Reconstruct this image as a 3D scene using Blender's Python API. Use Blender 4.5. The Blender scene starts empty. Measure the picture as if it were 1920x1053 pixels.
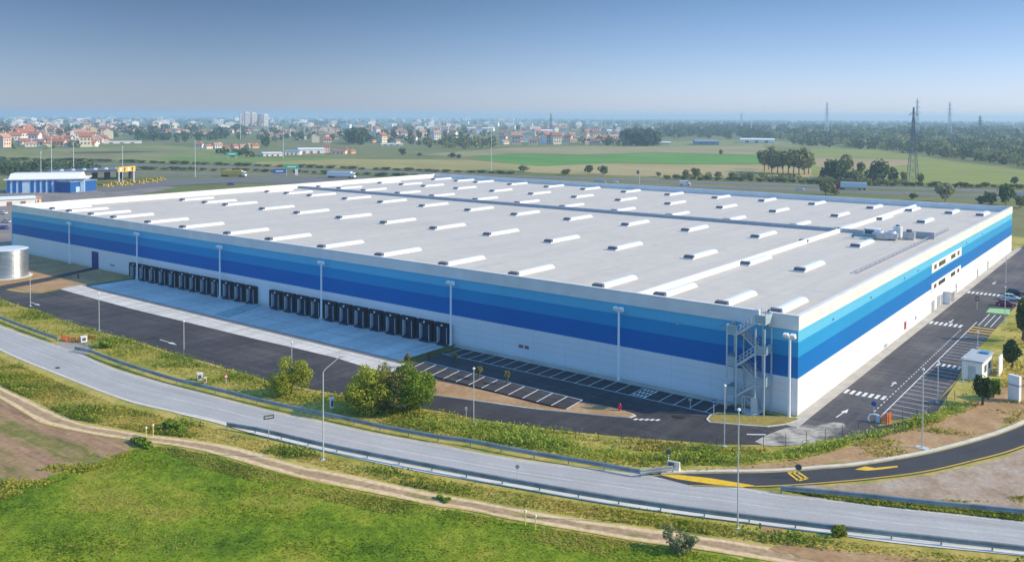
import bpy, math, random
import numpy as np
from mathutils import Vector, Matrix
from mathutils.geometry import tessellate_polygon
PI = math.pi
R = math.radians
rnd = random.Random(7)
rng = np.random.default_rng(11)
scene = bpy.context.scene
COL = scene.collection

# ------------------------------------------------------------------ camera
F, CY, YAW, PITCH, ROLL = 1650.29, 259.61, -0.6516, 0.0249, 0.0037
CAM = np.array([38.894, -111.849, 38.511])
_f = np.array([math.sin(YAW)*math.cos(PITCH), math.cos(YAW)*math.cos(PITCH), -math.sin(PITCH)])
_r0 = np.array([math.cos(YAW), -math.sin(YAW), 0.0]); _u0 = np.cross(_r0, _f)
_r = math.cos(ROLL)*_r0 + math.sin(ROLL)*_u0
_u = -math.sin(ROLL)*_r0 + math.cos(ROLL)*_u0
cd = bpy.data.cameras.new('camera'); cam = bpy.data.objects.new('camera', cd); COL.objects.link(cam)
M = Matrix(((_r[0], _u[0], -_f[0], CAM[0]), (_r[1], _u[1], -_f[1], CAM[1]), (_r[2], _u[2], -_f[2], CAM[2]), (0, 0, 0, 1)))
cam.matrix_world = M
cd.sensor_fit = 'HORIZONTAL'; cd.sensor_width = 36.0; cd.lens = F/1920*36.0
cd.shift_y = -(526.5-CY)/1920.0
cd.clip_start = 1.0; cd.clip_end = 60000.0
scene.camera = cam

# ------------------------------------------------------------------ light
SUN_DIR = Vector((19.5, 11.8, 13.0)).normalized()      # towards the sun
SUN_EL = math.asin(SUN_DIR.z); SUN_AZ = math.atan2(SUN_DIR.x, SUN_DIR.y)
world = bpy.data.worlds.new('World'); scene.world = world; world.use_nodes = True
nt = world.node_tree; bg = nt.nodes['Background']
sky = nt.nodes.new('ShaderNodeTexSky'); sky.sky_type = 'NISHITA'; sky.sun_disc = False
sky.sun_elevation = SUN_EL; sky.sun_rotation = SUN_AZ
sky.altitude = 100.0; sky.air_density = 1.0; sky.dust_density = 0.3; sky.ozone_density = 4.0
# sky tint: pale lilac at the horizon, deeper blue above it and away from the sun
tc = nt.nodes.new('ShaderNodeTexCoord'); sp_ = nt.nodes.new('ShaderNodeSeparateXYZ'); nt.links.new(tc.outputs['Generated'], sp_.inputs[0])
rp = nt.nodes.new('ShaderNodeValToRGB'); nt.links.new(sp_.outputs[2], rp.inputs[0])
SKYR = [(0.0, (1.10, 1.15, 1.68)), (0.035, (1.00, 1.04, 1.46)), (0.075, (0.84, 0.89, 1.18)), (0.135, (0.62, 0.70, 0.88)), (0.32, (1.50, 2.05, 2.20)), (0.7, (1.70, 2.40, 2.45))]  # overhead stops boosted as added blue fill light for the shaded front wall
while len(rp.color_ramp.elements) < len(SKYR): rp.color_ramp.elements.new(0.5)
for e_, (p_, c_) in zip(rp.color_ramp.elements, SKYR): e_.position = p_; e_.color = (c_[0]/2.5, c_[1]/2.5, c_[2]/2.5, 1)
dt = nt.nodes.new('ShaderNodeVectorMath'); dt.operation = 'DOT_PRODUCT'; nt.links.new(tc.outputs['Generated'], dt.inputs[0])
dt.inputs[1].default_value = (math.sin(R(55)), math.cos(R(55)), 0)
mr = nt.nodes.new('ShaderNodeMapRange'); nt.links.new(dt.outputs['Value'], mr.inputs[0])
for i_, v_ in ((1, -0.45), (2, 0.25), (3, 0.52), (4, 0.96)): mr.inputs[i_].default_value = v_
mr.interpolation_type = 'SMOOTHSTEP'
m1 = nt.nodes.new('ShaderNodeVectorMath'); m1.operation = 'MULTIPLY'; nt.links.new(sky.outputs[0], m1.inputs[0]); nt.links.new(rp.outputs[0], m1.inputs[1])
sc_ = nt.nodes.new('ShaderNodeMath'); sc_.operation = 'MULTIPLY'; sc_.inputs[1].default_value = 2.5; 
fd = nt.nodes.new('ShaderNodeMapRange'); nt.links.new(sp_.outputs[2], fd.inputs[0])
for i_, v_ in ((1, 0.12), (2, 0.32), (3, 0.0), (4, 1.0)): fd.inputs[i_].default_value = v_
mf = nt.nodes.new('ShaderNodeMix'); mf.data_type = 'FLOAT'; nt.links.new(fd.outputs[0], mf.inputs[0]); nt.links.new(mr.outputs[0], mf.inputs[2]); mf.inputs[3].default_value = 1.0
nt.links.new(mf.outputs[0], sc_.inputs[0])
m2 = nt.nodes.new('ShaderNodeVectorMath'); m2.operation = 'SCALE'; nt.links.new(m1.outputs[0], m2.inputs[0]); nt.links.new(sc_.outputs[0], m2.inputs['Scale'])
nt.links.new(m2.outputs[0], bg.inputs[0]); bg.inputs[1].default_value = 0.13
sl = bpy.data.lights.new('sun', 'SUN'); sl.energy = 5.0; sl.angle = R(0.5); sl.color = (1.04, 0.82, 0.50)
so = bpy.data.objects.new('sun', sl); COL.objects.link(so)
so.rotation_euler = SUN_DIR.to_track_quat('Z', 'Y').to_euler()
scene.view_settings.view_transform = 'Standard'; scene.view_settings.look = 'None'
scene.view_settings.gamma = 1.0; scene.view_settings.use_curve_mapping = False
scene.view_settings.exposure = 0.0
scene.cycles.max_bounces = 6; scene.cycles.volume_bounces = 3; scene.cycles.transparent_max_bounces = 4

# ------------------------------------------------------------------ helpers
def at(px, py, z=0.0):
    """a reading of the photo (1920 wide) -> the place on the level z"""
    d = _f + _r*(px-960)/F - _u*(py-CY)/F
    t = (z-CAM[2])/d[2]
    p = CAM + t*d
    return float(p[0]), float(p[1])
def ats(pts, z=0.0): return [at(x, y, z) for x, y in pts]
def dist(p): return math.hypot(p[0]-CAM[0], p[1]-CAM[1])
def facing(p): return math.atan2(p[1]-CAM[1], p[0]-CAM[0]) - PI/2

def tag(o, label=None, cat=None, group=None, kind=None):
    if label: o['label'] = label
    if cat: o['category'] = cat
    if group: o['group'] = group
    if kind: o['kind'] = kind
    return o
def empty(name, loc=(0, 0, 0), rz=0.0, label=None, cat=None, group=None):
    o = bpy.data.objects.new(name, None); COL.objects.link(o)
    o.location = loc; o.rotation_euler = (0, 0, rz); o.empty_display_size = 0.5
    return tag(o, label, cat, group)
def copy_tree(o, parent=None):
    c = o.copy(); COL.objects.link(c)
    if parent is not None: c.parent = parent
    for ch in list(o.children): copy_tree(ch, c)
    return c

class MB:
    def __init__(s): s.v = []; s.f = []
    def add(s, vs, fs):
        b = len(s.v); s.v += [tuple(p) for p in vs]; s.f += [tuple(i+b for i in f) for f in fs]; return s
    def box(s, x0, x1, y0, y1, z0, z1):
        return s.add([(x0,y0,z0),(x1,y0,z0),(x1,y1,z0),(x0,y1,z0),(x0,y0,z1),(x1,y0,z1),(x1,y1,z1),(x0,y1,z1)],
                     [(3,2,1,0),(4,5,6,7),(0,1,5,4),(1,2,6,5),(2,3,7,6),(3,0,4,7)])
    def bar(s, a, b, w, h=None):
        """square bar from a to b"""
        h = h or w; a = Vector(a); b = Vector(b); d = (b-a).normalized()
        up = Vector((0,0,1)) if abs(d.z) < .95 else Vector((1,0,0))
        x = d.cross(up).normalized()*w/2; y = x.cross(d).normalized()*h/2
        return s.add([a-x-y,a+x-y,a+x+y,a-x+y,b-x-y,b+x-y,b+x+y,b-x+y],
                     [(3,2,1,0),(4,5,6,7),(0,1,5,4),(1,2,6,5),(2,3,7,6),(3,0,4,7)])
    def cyl(s, a, b, r0, r1=None, n=10, cap=True):
        r1 = r0 if r1 is None else r1
        a = Vector(a); b = Vector(b); d = (b-a).normalized()
        up = Vector((0,0,1)) if abs(d.z) < .95 else Vector((1,0,0))
        x = d.cross(up).normalized(); y = x.cross(d).normalized()
        vs = []
        for c, r in ((a, r0), (b, r1)):
            for k in range(n):
                t = 2*PI*k/n; vs.append(c+x*math.cos(t)*r+y*math.sin(t)*r)
        fs = [(k,(k+1)%n,n+(k+1)%n,n+k) for k in range(n)]
        if cap: fs += [tuple(range(n-1,-1,-1)), tuple(range(n,2*n))]
        return s.add(vs, fs)
    def tube(s, pts, r, n=8):
        for a, b in zip(pts[:-1], pts[1:]): s.cyl(a, b, r, r, n)
        return s
    def prism(s, poly, a, b, axis='x'):
        """poly in the plane across the axis, extruded a..b"""
        def m(p, t): return {'x': (t,p[0],p[1]), 'y': (p[0],t,p[1]), 'z': (p[0],p[1],t)}[axis]
        n = len(poly)
        return s.add([m(p,a) for p in poly]+[m(p,b) for p in poly],
                     [tuple(range(n-1,-1,-1)), tuple(range(n,2*n))]+[(k,(k+1)%n,n+(k+1)%n,n+k) for k in range(n)])
    def quad(s, a, b, c, d): return s.add([a,b,c,d], [(0,1,2,3)])
    def build(s, name, mat, parent=None, smooth=False, bevel=0.0):
        me = bpy.data.meshes.new(name); me.from_pydata(s.v, [], s.f); me.validate(); me.update()
        import bmesh
        bm = bmesh.new(); bm.from_mesh(me); bmesh.ops.recalc_face_normals(bm, faces=bm.faces); bm.to_mesh(me); bm.free()
        me.materials.append(mat)
        o = bpy.data.objects.new(name, me); COL.objects.link(o)
        if smooth:
            for p in me.polygons: p.use_smooth = True
        if bevel:
            m = o.modifiers.new('bevel', 'BEVEL'); m.width = bevel; m.segments = 2; m.limit_method = 'ANGLE'
        if parent is not None: o.parent = parent
        return o

def np_mesh(name, V, k, mat, parent=None, smooth=False):
    """V: (n,k,3) separate k-gons"""
    V = np.asarray(V, np.float32); n = len(V)
    me = bpy.data.meshes.new(name)
    me.vertices.add(n*k); me.vertices.foreach_set('co', V.reshape(-1))
    me.loops.add(n*k); me.loops.foreach_set('vertex_index', np.arange(n*k, dtype=np.int32))
    me.polygons.add(n); me.polygons.foreach_set('loop_start', np.arange(0, n*k, k, dtype=np.int32))
    me.update(calc_edges=True); me.validate()
    me.materials.append(mat)
    o = bpy.data.objects.new(name, me); COL.objects.link(o)
    if parent is not None: o.parent = parent
    return o

# ------------------------------------------------------------------ materials
def new_mat(name):
    m = bpy.data.materials.new(name); m.use_nodes = True
    t = m.node_tree; b = t.nodes['Principled BSDF']; return m, t, b
def N(t, typ, **kw):
    n = t.nodes.new(typ)
    for k, v in kw.items():
        if k in n.inputs: n.inputs[k].default_value = v
        else: setattr(n, k, v)
    return n
def c4(c): return (c[0], c[1], c[2], 1.0)
def noise(t, vec, scale, detail=4.0, rough=0.55):
    n = N(t, 'ShaderNodeTexNoise'); n.inputs['Scale'].default_value = scale
    n.inputs['Detail'].default_value = detail; n.inputs['Roughness'].default_value = rough
    t.links.new(vec, n.inputs['Vector']); return n.outputs['Fac']
def ramp(t, fac, stops, interp='LINEAR'):
    r = N(t, 'ShaderNodeValToRGB'); cr = r.color_ramp; cr.interpolation = interp
    while len(cr.elements) < len(stops): cr.elements.new(0.5)
    for e, (p, c) in zip(cr.elements, stops): e.position = p; e.color = c4(c)
    t.links.new(fac, r.inputs[0]); return r.outputs[0]
def mix(t, a, b, fac, blend='MIX'):
    n = N(t, 'ShaderNodeMix', data_type='RGBA', blend_type=blend)
    for sock, v in ((n.inputs[0], fac), (n.inputs[6], a), (n.inputs[7], b)):
        if hasattr(v, 'is_linked') or hasattr(v, 'links'): t.links.new(v, sock)
        elif isinstance(v, (int, float)): sock.default_value = v
        else: sock.default_value = c4(v)
    return n.outputs[2]
def math_(t, op, a, b=None, clamp=False):
    n = N(t, 'ShaderNodeMath', operation=op, use_clamp=clamp)
    for s, v in zip(n.inputs, (a, b)):
        if v is None: continue
        if isinstance(v, (int, float)): s.default_value = v
        else: t.links.new(v, s)
    return n.outputs[0]
def objco(t): return N(t, 'ShaderNodeTexCoord').outputs['Object']
def bump_(t, b, h, dist=0.05, strength=0.6):
    n = N(t, 'ShaderNodeBump'); n.inputs['Strength'].default_value = strength; n.inputs['Distance'].default_value = dist
    t.links.new(h, n.inputs['Height']); t.links.new(n.outputs[0], b.inputs['Normal'])

_pm = {}
def paint(name, col, rough=0.55, var=0.12, scale=0.8, spec=0.3, metal=0.0):
    """a painted or bare surface with faint weathering"""
    if name in _pm: return _pm[name]
    m, t, b = new_mat(name); v = objco(t)
    f = noise(t, v, scale, 5.0)
    lo = tuple(c*(1-var) for c in col); hi = tuple(min(1, c*(1+var)) for c in col)
    t.links.new(ramp(t, f, [(0.3, lo), (0.7, hi)]), b.inputs['Base Color'])
    b.inputs['Roughness'].default_value = rough; b.inputs['Specular IOR Level'].default_value = spec
    b.inputs['Metallic'].default_value = metal
    _pm[name] = m; return m
def ground_mat(name, stops, s1=0.06, s2=1.2, fine=0.35, rough=0.95, bump=0.0, stretch=None, rot=0.0):
    """soil / grass / asphalt: a broad noise picks the hue, a fine one roughens it"""
    m, t, b = new_mat(name); v = objco(t)
    if stretch:
        mp = N(t, 'ShaderNodeMapping'); mp.inputs['Scale'].default_value = (stretch[0], stretch[1], 1); mp.inputs['Rotation'].default_value = (0, 0, rot)
        t.links.new(v, mp.inputs['Vector']); v2 = mp.outputs[0]
    else: v2 = v
    a = noise(t, v2, s1, 6.0, 0.62)
    c = ramp(t, a, stops)
    f = noise(t, v2, s2, 4.0, 0.65)
    g = ramp(t, f, [(0.3, (1-fine,)*3), (0.7, (1.0,)*3)])
    c = mix(t, c, g, 1.0, 'MULTIPLY')
    t.links.new(c, b.inputs['Base Color'])
    b.inputs['Roughness'].default_value = rough; b.inputs['Specular IOR Level'].default_value = 0.15
    if bump: bump_(t, b, f, bump, 0.8)
    return m
def leaf_mat(name, cols, translucent=0.25, clump=0.35):
    m, t, b = new_mat(name)
    g = N(t, 'ShaderNodeNewGeometry'); 
    oi = N(t, 'ShaderNodeObjectInfo')
    n = noise(t, objco(t), clump, 3.0)
    f = math_(t, 'ADD', math_(t, 'MULTIPLY', g.outputs['Random Per Island'], 0.55), math_(t, 'MULTIPLY', n, 0.55))
    f = math_(t, 'ADD', f, math_(t, 'MULTIPLY', math_(t, 'SUBTRACT', oi.outputs['Random'], 0.5), 0.25), True)
    k = len(cols)
    c = ramp(t, f, [(0.2+0.6*i/(k-1), cols[i]) for i in range(k)])
    t.links.new(c, b.inputs['Base Color']); b.inputs['Roughness'].default_value = 0.75; b.inputs['Specular IOR Level'].default_value = 0.2
    tr = N(t, 'ShaderNodeBsdfTranslucent'); t.links.new(c, tr.inputs['Color'])
    mx = N(t, 'ShaderNodeMixShader'); mx.inputs[0].default_value = translucent
    t.links.new(b.outputs[0], mx.inputs[1]); t.links.new(tr.outputs[0], mx.inputs[2])
    t.links.new(mx.outputs[0], t.nodes['Material Output'].inputs['Surface'])
    return m

def tuft_mat(name, stops, s1, translucent=0.58):
    """grass tufts in the hues of the ground they grow on, each tuft a little different"""
    m, t, b = new_mat(name); g = N(t, 'ShaderNodeNewGeometry')
    a = noise(t, objco(t), s1, 6.0, 0.62)
    r = math_(t, 'SUBTRACT', g.outputs['Random Per Island'], 0.5)
    c = ramp(t, math_(t, 'ADD', a, math_(t, 'MULTIPLY', r, 0.16)), stops)
    c = mix(t, c, ramp(t, g.outputs['Random Per Island'], [(0.0, (0.92,)*3), (1.0, (1.30,)*3)]), 1.0, 'MULTIPLY')
    t.links.new(c, b.inputs['Base Color']); b.inputs['Roughness'].default_value = 0.8; b.inputs['Specular IOR Level'].default_value = 0.1
    tr = N(t, 'ShaderNodeBsdfTranslucent'); t.links.new(c, tr.inputs['Color'])
    mx = N(t, 'ShaderNodeMixShader'); mx.inputs[0].default_value = translucent
    t.links.new(b.outputs[0], mx.inputs[1]); t.links.new(tr.outputs[0], mx.inputs[2])
    t.links.new(mx.outputs[0], t.nodes['Material Output'].inputs['Surface'])
    return m

# ------------------------------------------------------------------ sheets
def smooth_path(pts, n):
    """Catmull-Rom through pts, n samples evenly along"""
    P = [np.array(p, float) for p in pts]; out = []
    P = [2*P[0]-P[1]] + P + [2*P[-1]-P[-2]]
    for i in range(1, len(P)-2):
        p0, p1, p2, p3 = P[i-1:i+3]
        for k in range(14):
            t = k/14
            out.append(0.5*((2*p1)+(-p0+p2)*t+(2*p0-5*p1+4*p2-p3)*t*t+(-p0+3*p1-3*p2+p3)*t**3))
    out.append(P[-2]); out = np.array(out)
    s = np.r_[0, np.cumsum(np.linalg.norm(np.diff(out, axis=0), axis=1))]
    q = np.linspace(0, s[-1], n)
    return np.stack([np.interp(q, s, out[:, k]) for k in range(out.shape[1])], 1)
def ribbon(name, A, B, z, mat, n=120, parent=None, crown=0.0):
    """a strip between two edges (world xy), uv = metres along / 0..1 across"""
    a = smooth_path(A, n); b = smooth_path(B, n); k = 5
    vs, fs, uv = [], [], []
    s = np.r_[0, np.cumsum(np.linalg.norm(np.diff((a+b)/2, axis=0), axis=1))]
    for i in range(n):
        for j in range(k):
            p = a[i]*(1-j/(k-1))+b[i]*j/(k-1)
            vs.append((p[0], p[1], z+crown*math.sin(PI*j/(k-1))))
    for i in range(n-1):
        for j in range(k-1): fs.append((i*k+j, i*k+j+1, (i+1)*k+j+1, (i+1)*k+j))
    me = bpy.data.meshes.new(name); me.from_pydata(vs, [], fs)
    ul = me.uv_layers.new(name='UVMap')
    for lp in me.loops:
        i, j = divmod(lp.vertex_index, k); ul.data[lp.index].uv = (s[i], j/(k-1))
    if me.polygons[0].normal.z < 0: me.flip_normals()
    me.materials.append(mat); o = bpy.data.objects.new(name, me); COL.objects.link(o)
    if parent is not None: o.parent = parent
    return o
def offset_pair(path, w, n=120):
    p = smooth_path(path, n); d = np.gradient(p, axis=0); d /= np.linalg.norm(d, axis=1)[:, None]
    nrm = np.stack([-d[:, 1], d[:, 0]], 1)
    return p+nrm*w/2, p-nrm*w/2
def line_strip(name, path, w, z, mat, n=80):
    a, b = offset_pair(path, w, n); return ribbon(name, a, b, z, mat, n)
def roughen(pts, amp, step):
    out = []
    for p, q in zip(pts, pts[1:]+pts[:1]):
        d = math.hypot(q[0]-p[0], q[1]-p[1]); m = max(1, min(60, int(d/step)))
        for k in range(m):
            t = k/m; a = amp if k else 0
            out.append((p[0]+(q[0]-p[0])*t+rnd.uniform(-a, a), p[1]+(q[1]-p[1])*t+rnd.uniform(-a, a)))
    return out
def sheet(name, pts, z, mat, kind='structure', rough=0.0, step=2.0, thick=0.0):
    if rough: pts = roughen(list(pts), rough, step)
    tris = tessellate_polygon([[Vector((x, y, 0)) for x, y in pts]])
    vs = [(x, y, z) for x, y in pts]; fs = [tuple(t) for t in tris]
    me = bpy.data.meshes.new(name)
    if thick:
        n = len(pts); vs += [(x, y, z-thick) for x, y in pts]
        fs += [(k, (k+1) % n, n+(k+1) % n, n+k) for k in range(n)]
    me.from_pydata(vs, [], fs)
    for p in me.polygons:
        if abs(p.normal.z) > .5 and p.normal.z < 0: p.flip()
    me.materials.append(mat); o = bpy.data.objects.new(name, me); COL.objects.link(o)
    if kind: o['kind'] = kind
    return o
def inside(P, poly):
    x, y = P[:, 0], P[:, 1]; r = np.zeros(len(P), bool); n = len(poly)
    for i in range(n):
        x0, y0 = poly[i]; x1, y1 = poly[i-1]
        c = ((y0 > y) != (y1 > y)); r ^= c & (x < (x1-x0)*(y-y0)/((y1-y0) or 1e-9)+x0)
    return r
def scatter(poly, n):
    """n points in a world polygon"""
    A = np.array(poly); lo, hi = A.min(0), A.max(0); out = np.zeros((0, 2))
    for _ in range(60):
        p = lo+(hi-lo)*rng.random((n, 2)); out = np.r_[out, p[inside(p, poly)]]
        if len(out) >= n: break
    return out[:n]

# ================================================================== GROUND AND FIELDS
def road_mat(name, base, streak=0.25, edges=None, soil=None, patch=0.12):
    """asphalt along uv.x: wheel streaks, patches, worn edges; edges = list of (v, half width, colour, wear)"""
    m, t, b = new_mat(name)
    uv = N(t, 'ShaderNodeTexCoord').outputs['UV']
    sx = N(t, 'ShaderNodeSeparateXYZ'); t.links.new(uv, sx.inputs[0])
    mp = N(t, 'ShaderNodeMapping'); mp.inputs['Scale'].default_value = (0.02, 9.0, 1); t.links.new(uv, mp.inputs[0])
    s = noise(t, mp.outputs[0], 1.6, 5.0, 0.6)
    c = ramp(t, s, [(0.3, tuple(x*(1-streak) for x in base)), (0.68, tuple(x*(1+streak*0.5) for x in base))])
    o = objco(t)
    p = noise(t, o, 0.16, 5.0, 0.6)
    c = mix(t, c, ramp(t, p, [(0.35, (1-patch,)*3), (0.65, (1, 1, 1))]), 1.0, 'MULTIPLY')
    f = noise(t, o, 3.0, 3.0, 0.7)
    c = mix(t, c, ramp(t, f, [(0.3, (0.86,)*3), (0.7, (1, 1, 1))]), 1.0, 'MULTIPLY')
    w = noise(t, o, 0.9, 4.0, 0.65)
    for (v, hw, col, wear) in (edges or []):
        d = math_(t, 'ABSOLUTE', math_(t, 'SUBTRACT', sx.outputs[1], v))
        k = math_(t, 'LESS_THAN', d, hw)
        k = math_(t, 'MULTIPLY', k, ramp(t, w, [(wear-0.12, (0.15,)*3), (wear+0.12, (0.95,)*3)]))
        c = mix(t, c, col, k)
    if soil:
        d = math_(t, 'ABSOLUTE', math_(t, 'SUBTRACT', sx.outputs[1], 0.5))
        k = math_(t, 'ADD', d, math_(t, 'MULTIPLY', math_(t, 'SUBTRACT', p, 0.5), 0.25))
        k = ramp(t, k, [(0.44, (0, 0, 0)), (0.5, (1, 1, 1))])
        c = mix(t, c, soil, k)
    t.links.new(c, b.inputs['Base Color']); b.inputs['Roughness'].default_value = 0.9
    b.inputs['Specular IOR Level'].default_value = 0.2
    return m

S_DR = [(0.3, (0.194, 0.215, 0.035)), (0.44, (0.372, 0.358, 0.069)), (0.56, (0.594, 0.472, 0.14)), (0.66, (0.446, 0.4, 0.076)), (0.78, (0.238, 0.272, 0.044))]
G_DRY = ground_mat('dry verge soil and grass', S_DR, 0.13, 1.6, 0.35)
G_FAR = ground_mat('farmland', [(0.28, (0.10, 0.14, 0.035)), (0.42, (0.17, 0.20, 0.055)), (0.55, (0.24, 0.23, 0.09)), (0.70, (0.12, 0.17, 0.04))], 0.006, 0.05, 0.25)
S_ME = [(0.26, (0.069, 0.136, 0.009)), (0.38, (0.141, 0.237, 0.013)), (0.48, (0.208, 0.304, 0.018)), (0.56, (0.281, 0.35, 0.026)), (0.64, (0.371, 0.356, 0.05)), (0.72, (0.225, 0.314, 0.02)), (0.82, (0.112, 0.193, 0.011))]
G_MEADOW = ground_mat('meadow grass', S_ME, 0.10, 0.8, 0.42)
S_WE = [(0.3, (0.151, 0.212, 0.02)), (0.44, (0.318, 0.371, 0.04)), (0.55, (0.575, 0.5, 0.103)), (0.64, (0.363, 0.423, 0.043)), (0.78, (0.227, 0.302, 0.026))]
G_WEED = ground_mat('weedy verge', S_WE, 0.16, 1.5, 0.35)
G_SOIL = ground_mat('orange bare soil', [(0.28, (0.36, 0.22, 0.11)), (0.5, (0.50, 0.31, 0.16)), (0.66, (0.56, 0.38, 0.21)), (0.8, (0.30, 0.25, 0.10))], 0.22, 1.6, 0.3)
G_RUBBLE = ground_mat('pinkish gravel and soil', [(0.30, (0.36, 0.26, 0.17)), (0.5, (0.50, 0.37, 0.27)), (0.64, (0.55, 0.45, 0.36)), (0.8, (0.40, 0.27, 0.15))], 0.25, 1.9, 0.35)
G_BROWN = ground_mat('shaded brown soil', [(0.3, (0.17, 0.11, 0.06)), (0.55, (0.27, 0.17, 0.09)), (0.75, (0.16, 0.14, 0.06))], 0.15, 1.2, 0.35)
G_YELLOWGRASS = ground_mat('yellowed lawn', [(0.3, (0.28, 0.24, 0.05)), (0.5, (0.42, 0.34, 0.10)), (0.7, (0.22, 0.23, 0.05))], 0.3, 2.0, 0.35)
def asphalt_mat(k_=1.0, name='new asphalt'):
    m, t, b = new_mat(name); v = objco(t)
    a = noise(t, v, 0.06, 6.0, 0.65); f = noise(t, v, 1.1, 5.0, 0.7)
    c = ramp(t, a, [(0.30, (0.056, 0.054, 0.061)), (0.5, (0.082, 0.078, 0.086)), (0.62, (0.115, 0.108, 0.112)), (0.74, (0.15, 0.138, 0.132))])
    c = mix(t, c, ramp(t, f, [(0.3, (0.80*k_,)*3), (0.7, (1.08*k_,)*3)]), 1.0, 'MULTIPLY')
    # tyre-worn streaks along the two lanes and old patches
    for (sx_, sy_, amt) in ((0.018, 0.9, 0.22), (0.9, 0.018, 0.20)):
        mp = N(t, 'ShaderNodeMapping'); mp.inputs['Scale'].default_value = (sx_, sy_, 1); t.links.new(v, mp.inputs[0])
        k = noise(t, mp.outputs[0], 1.0, 5.0, 0.65)
        c = mix(t, c, ramp(t, k, [(0.35, (1-amt,)*3), (0.65, (1+amt*.5,)*3)]), 1.0, 'MULTIPLY')
    vo = N(t, 'ShaderNodeTexVoronoi', feature='F1', distance='MANHATTAN'); vo.inputs['Scale'].default_value = 0.07; t.links.new(v, vo.inputs['Vector'])
    k = math_(t, 'MULTIPLY', math_(t, 'GREATER_THAN', vo.outputs['Color'], 0.72), 0.22)
    c = mix(t, c, (0.045, 0.044, 0.049), k)
    t.links.new(c, b.inputs['Base Color']); b.inputs['Roughness'].default_value = 0.9; b.inputs['Specular IOR Level'].default_value = 0.15
    return m
G_ASPHALT = asphalt_mat(); G_WORN = asphalt_mat(1.45, 'dusty worn asphalt')
G_CONC = ground_mat('yard concrete', [(0.3, (0.48, 0.50, 0.50)), (0.55, (0.60, 0.62, 0.62)), (0.75, (0.52, 0.53, 0.52))], 0.13, 1.0, 0.12)
G_STRIP = ground_mat('pale concrete slab', [(0.3, (0.66, 0.62, 0.56)), (0.6, (0.78, 0.75, 0.70))], 0.2, 1.0, 0.12)
G_WALK = ground_mat('pavement concrete', [(0.3, (0.42, 0.39, 0.34)), (0.6, (0.55, 0.52, 0.47))], 0.25, 1.4, 0.2)
G_SAND = ground_mat('sandy dust', [(0.3, (0.40, 0.36, 0.32)), (0.6, (0.56, 0.51, 0.46))], 0.25, 1.5, 0.25)
WHITE_LINE = paint('road paint white', (0.72, 0.72, 0.72), 0.7, 0.12, 1.5)
YELLOW_LINE = paint('road paint yellow', (0.80, 0.50, 0.03), 0.7, 0.12, 1.5)
GREEN_PAINT = paint('road paint green', (0.30, 0.55, 0.26), 0.8, 0.15, 1.0)

# the one sheet of ground, with an opening where the loading yard dips
HX0, HX1, HY0, HY1 = -158.5, -58.6, -14.2, 0.5
mb = MB(); S = 16000
xs = [-S, HX0, HX1, S]; ys = [-S, HY0, HY1, S]
for i in range(3):
    for j in range(3):
        if i == 1 and j == 1: continue
        mb.quad((xs[i], ys[j], 0), (xs[i+1], ys[j], 0), (xs[i+1], ys[j+1], 0), (xs[i], ys[j+1], 0))
mb.build('ground', G_FAR)['kind'] = 'structure'
# farmland patches beyond the motorway
def field(pts, stops, s1=0.012, s2=0.09, z=0.03, stretch=(0.25, 1.0), rot=R(-24), fine=0.32):
    m = ground_mat('field crop', stops, s1, s2, fine, stretch=stretch, rot=rot)
    return sheet('field', ats(pts), z, m)
T = 1.0
field([(-60, 282), (0, 281), (120, 279), (300, 272), (420, 280), (480, 288), (480, 309), (200, 303), (0, 299), (-60, 298)], [(0.3, (0.20, 0.25, 0.07)), (0.55, (0.30, 0.31, 0.11)), (0.75, (0.19, 0.27, 0.08))])
field([(40, 289), (130, 287), (330, 281), (350, 284), (240, 292), (200, 297), (100, 294)], [(0.3, (0.24, 0.21, 0.10)), (0.6, (0.34, 0.28, 0.15))], z=0.06)
field([(130, 285), (250, 283), (300, 285), (200, 288), (140, 288)], [(0.3, (0.08, 0.11, 0.035)), (0.7, (0.13, 0.15, 0.06))], z=0.09)
field([(300, 293), (480, 295), (620, 295), (650, 298), (480, 304), (330, 303)], [(0.3, (0.16, 0.26, 0.06)), (0.7, (0.26, 0.34, 0.09))], z=0.06)
field([(480, 300), (650, 298), (880, 300), (960, 307), (1022, 312), (960, 318), (800, 320), (640, 315), (480, 310)], [(0.3, (0.32, 0.30, 0.10)), (0.6, (0.45, 0.38, 0.14)), (0.8, (0.28, 0.30, 0.09))], z=0.05)
field([(875, 295), (960, 289), (1085, 291.5), (1222, 287), (1435, 292), (1422, 307), (1285, 308), (1160, 305), (1022, 311.5), (960, 306)], [(0.3, (0.10, 0.27, 0.045)), (0.6, (0.17, 0.36, 0.06)), (0.8, (0.14, 0.31, 0.05))], z=0.08)
field([(790, 290), (860, 284), (960, 277), (1100, 274), (1230, 275), (1430, 268), (1440, 291), (1222, 286), (1085, 290), (960, 288), (875, 294)], [(0.3, (0.30, 0.28, 0.12)), (0.6, (0.42, 0.36, 0.17)), (0.8, (0.27, 0.29, 0.11))], z=0.05)
field([(1022, 312), (1130, 306), (1285, 309), (1430, 309), (1560, 318), (1560, 340), (1280, 333), (1000, 324), (960, 318)], [(0.3, (0.40, 0.33, 0.13)), (0.55, (0.52, 0.41, 0.19)), (0.8, (0.34, 0.31, 0.10))], z=0.05)
field([(1520, 276), (1640, 280), (1715, 292), (1790, 303), (1940, 322), (1940, 346), (1715, 345), (1615, 335), (1522, 330)], [(0.3, (0.22, 0.27, 0.06)), (0.55, (0.32, 0.34, 0.08)), (0.8, (0.20, 0.28, 0.06))], z=0.06)
field([(1240, 266), (1420, 262), (1600, 276), (1520, 280), (1430, 272), (1240, 276)], [(0.3, (0.24, 0.27, 0.09)), (0.7, (0.32, 0.32, 0.13))], z=0.07)
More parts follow.
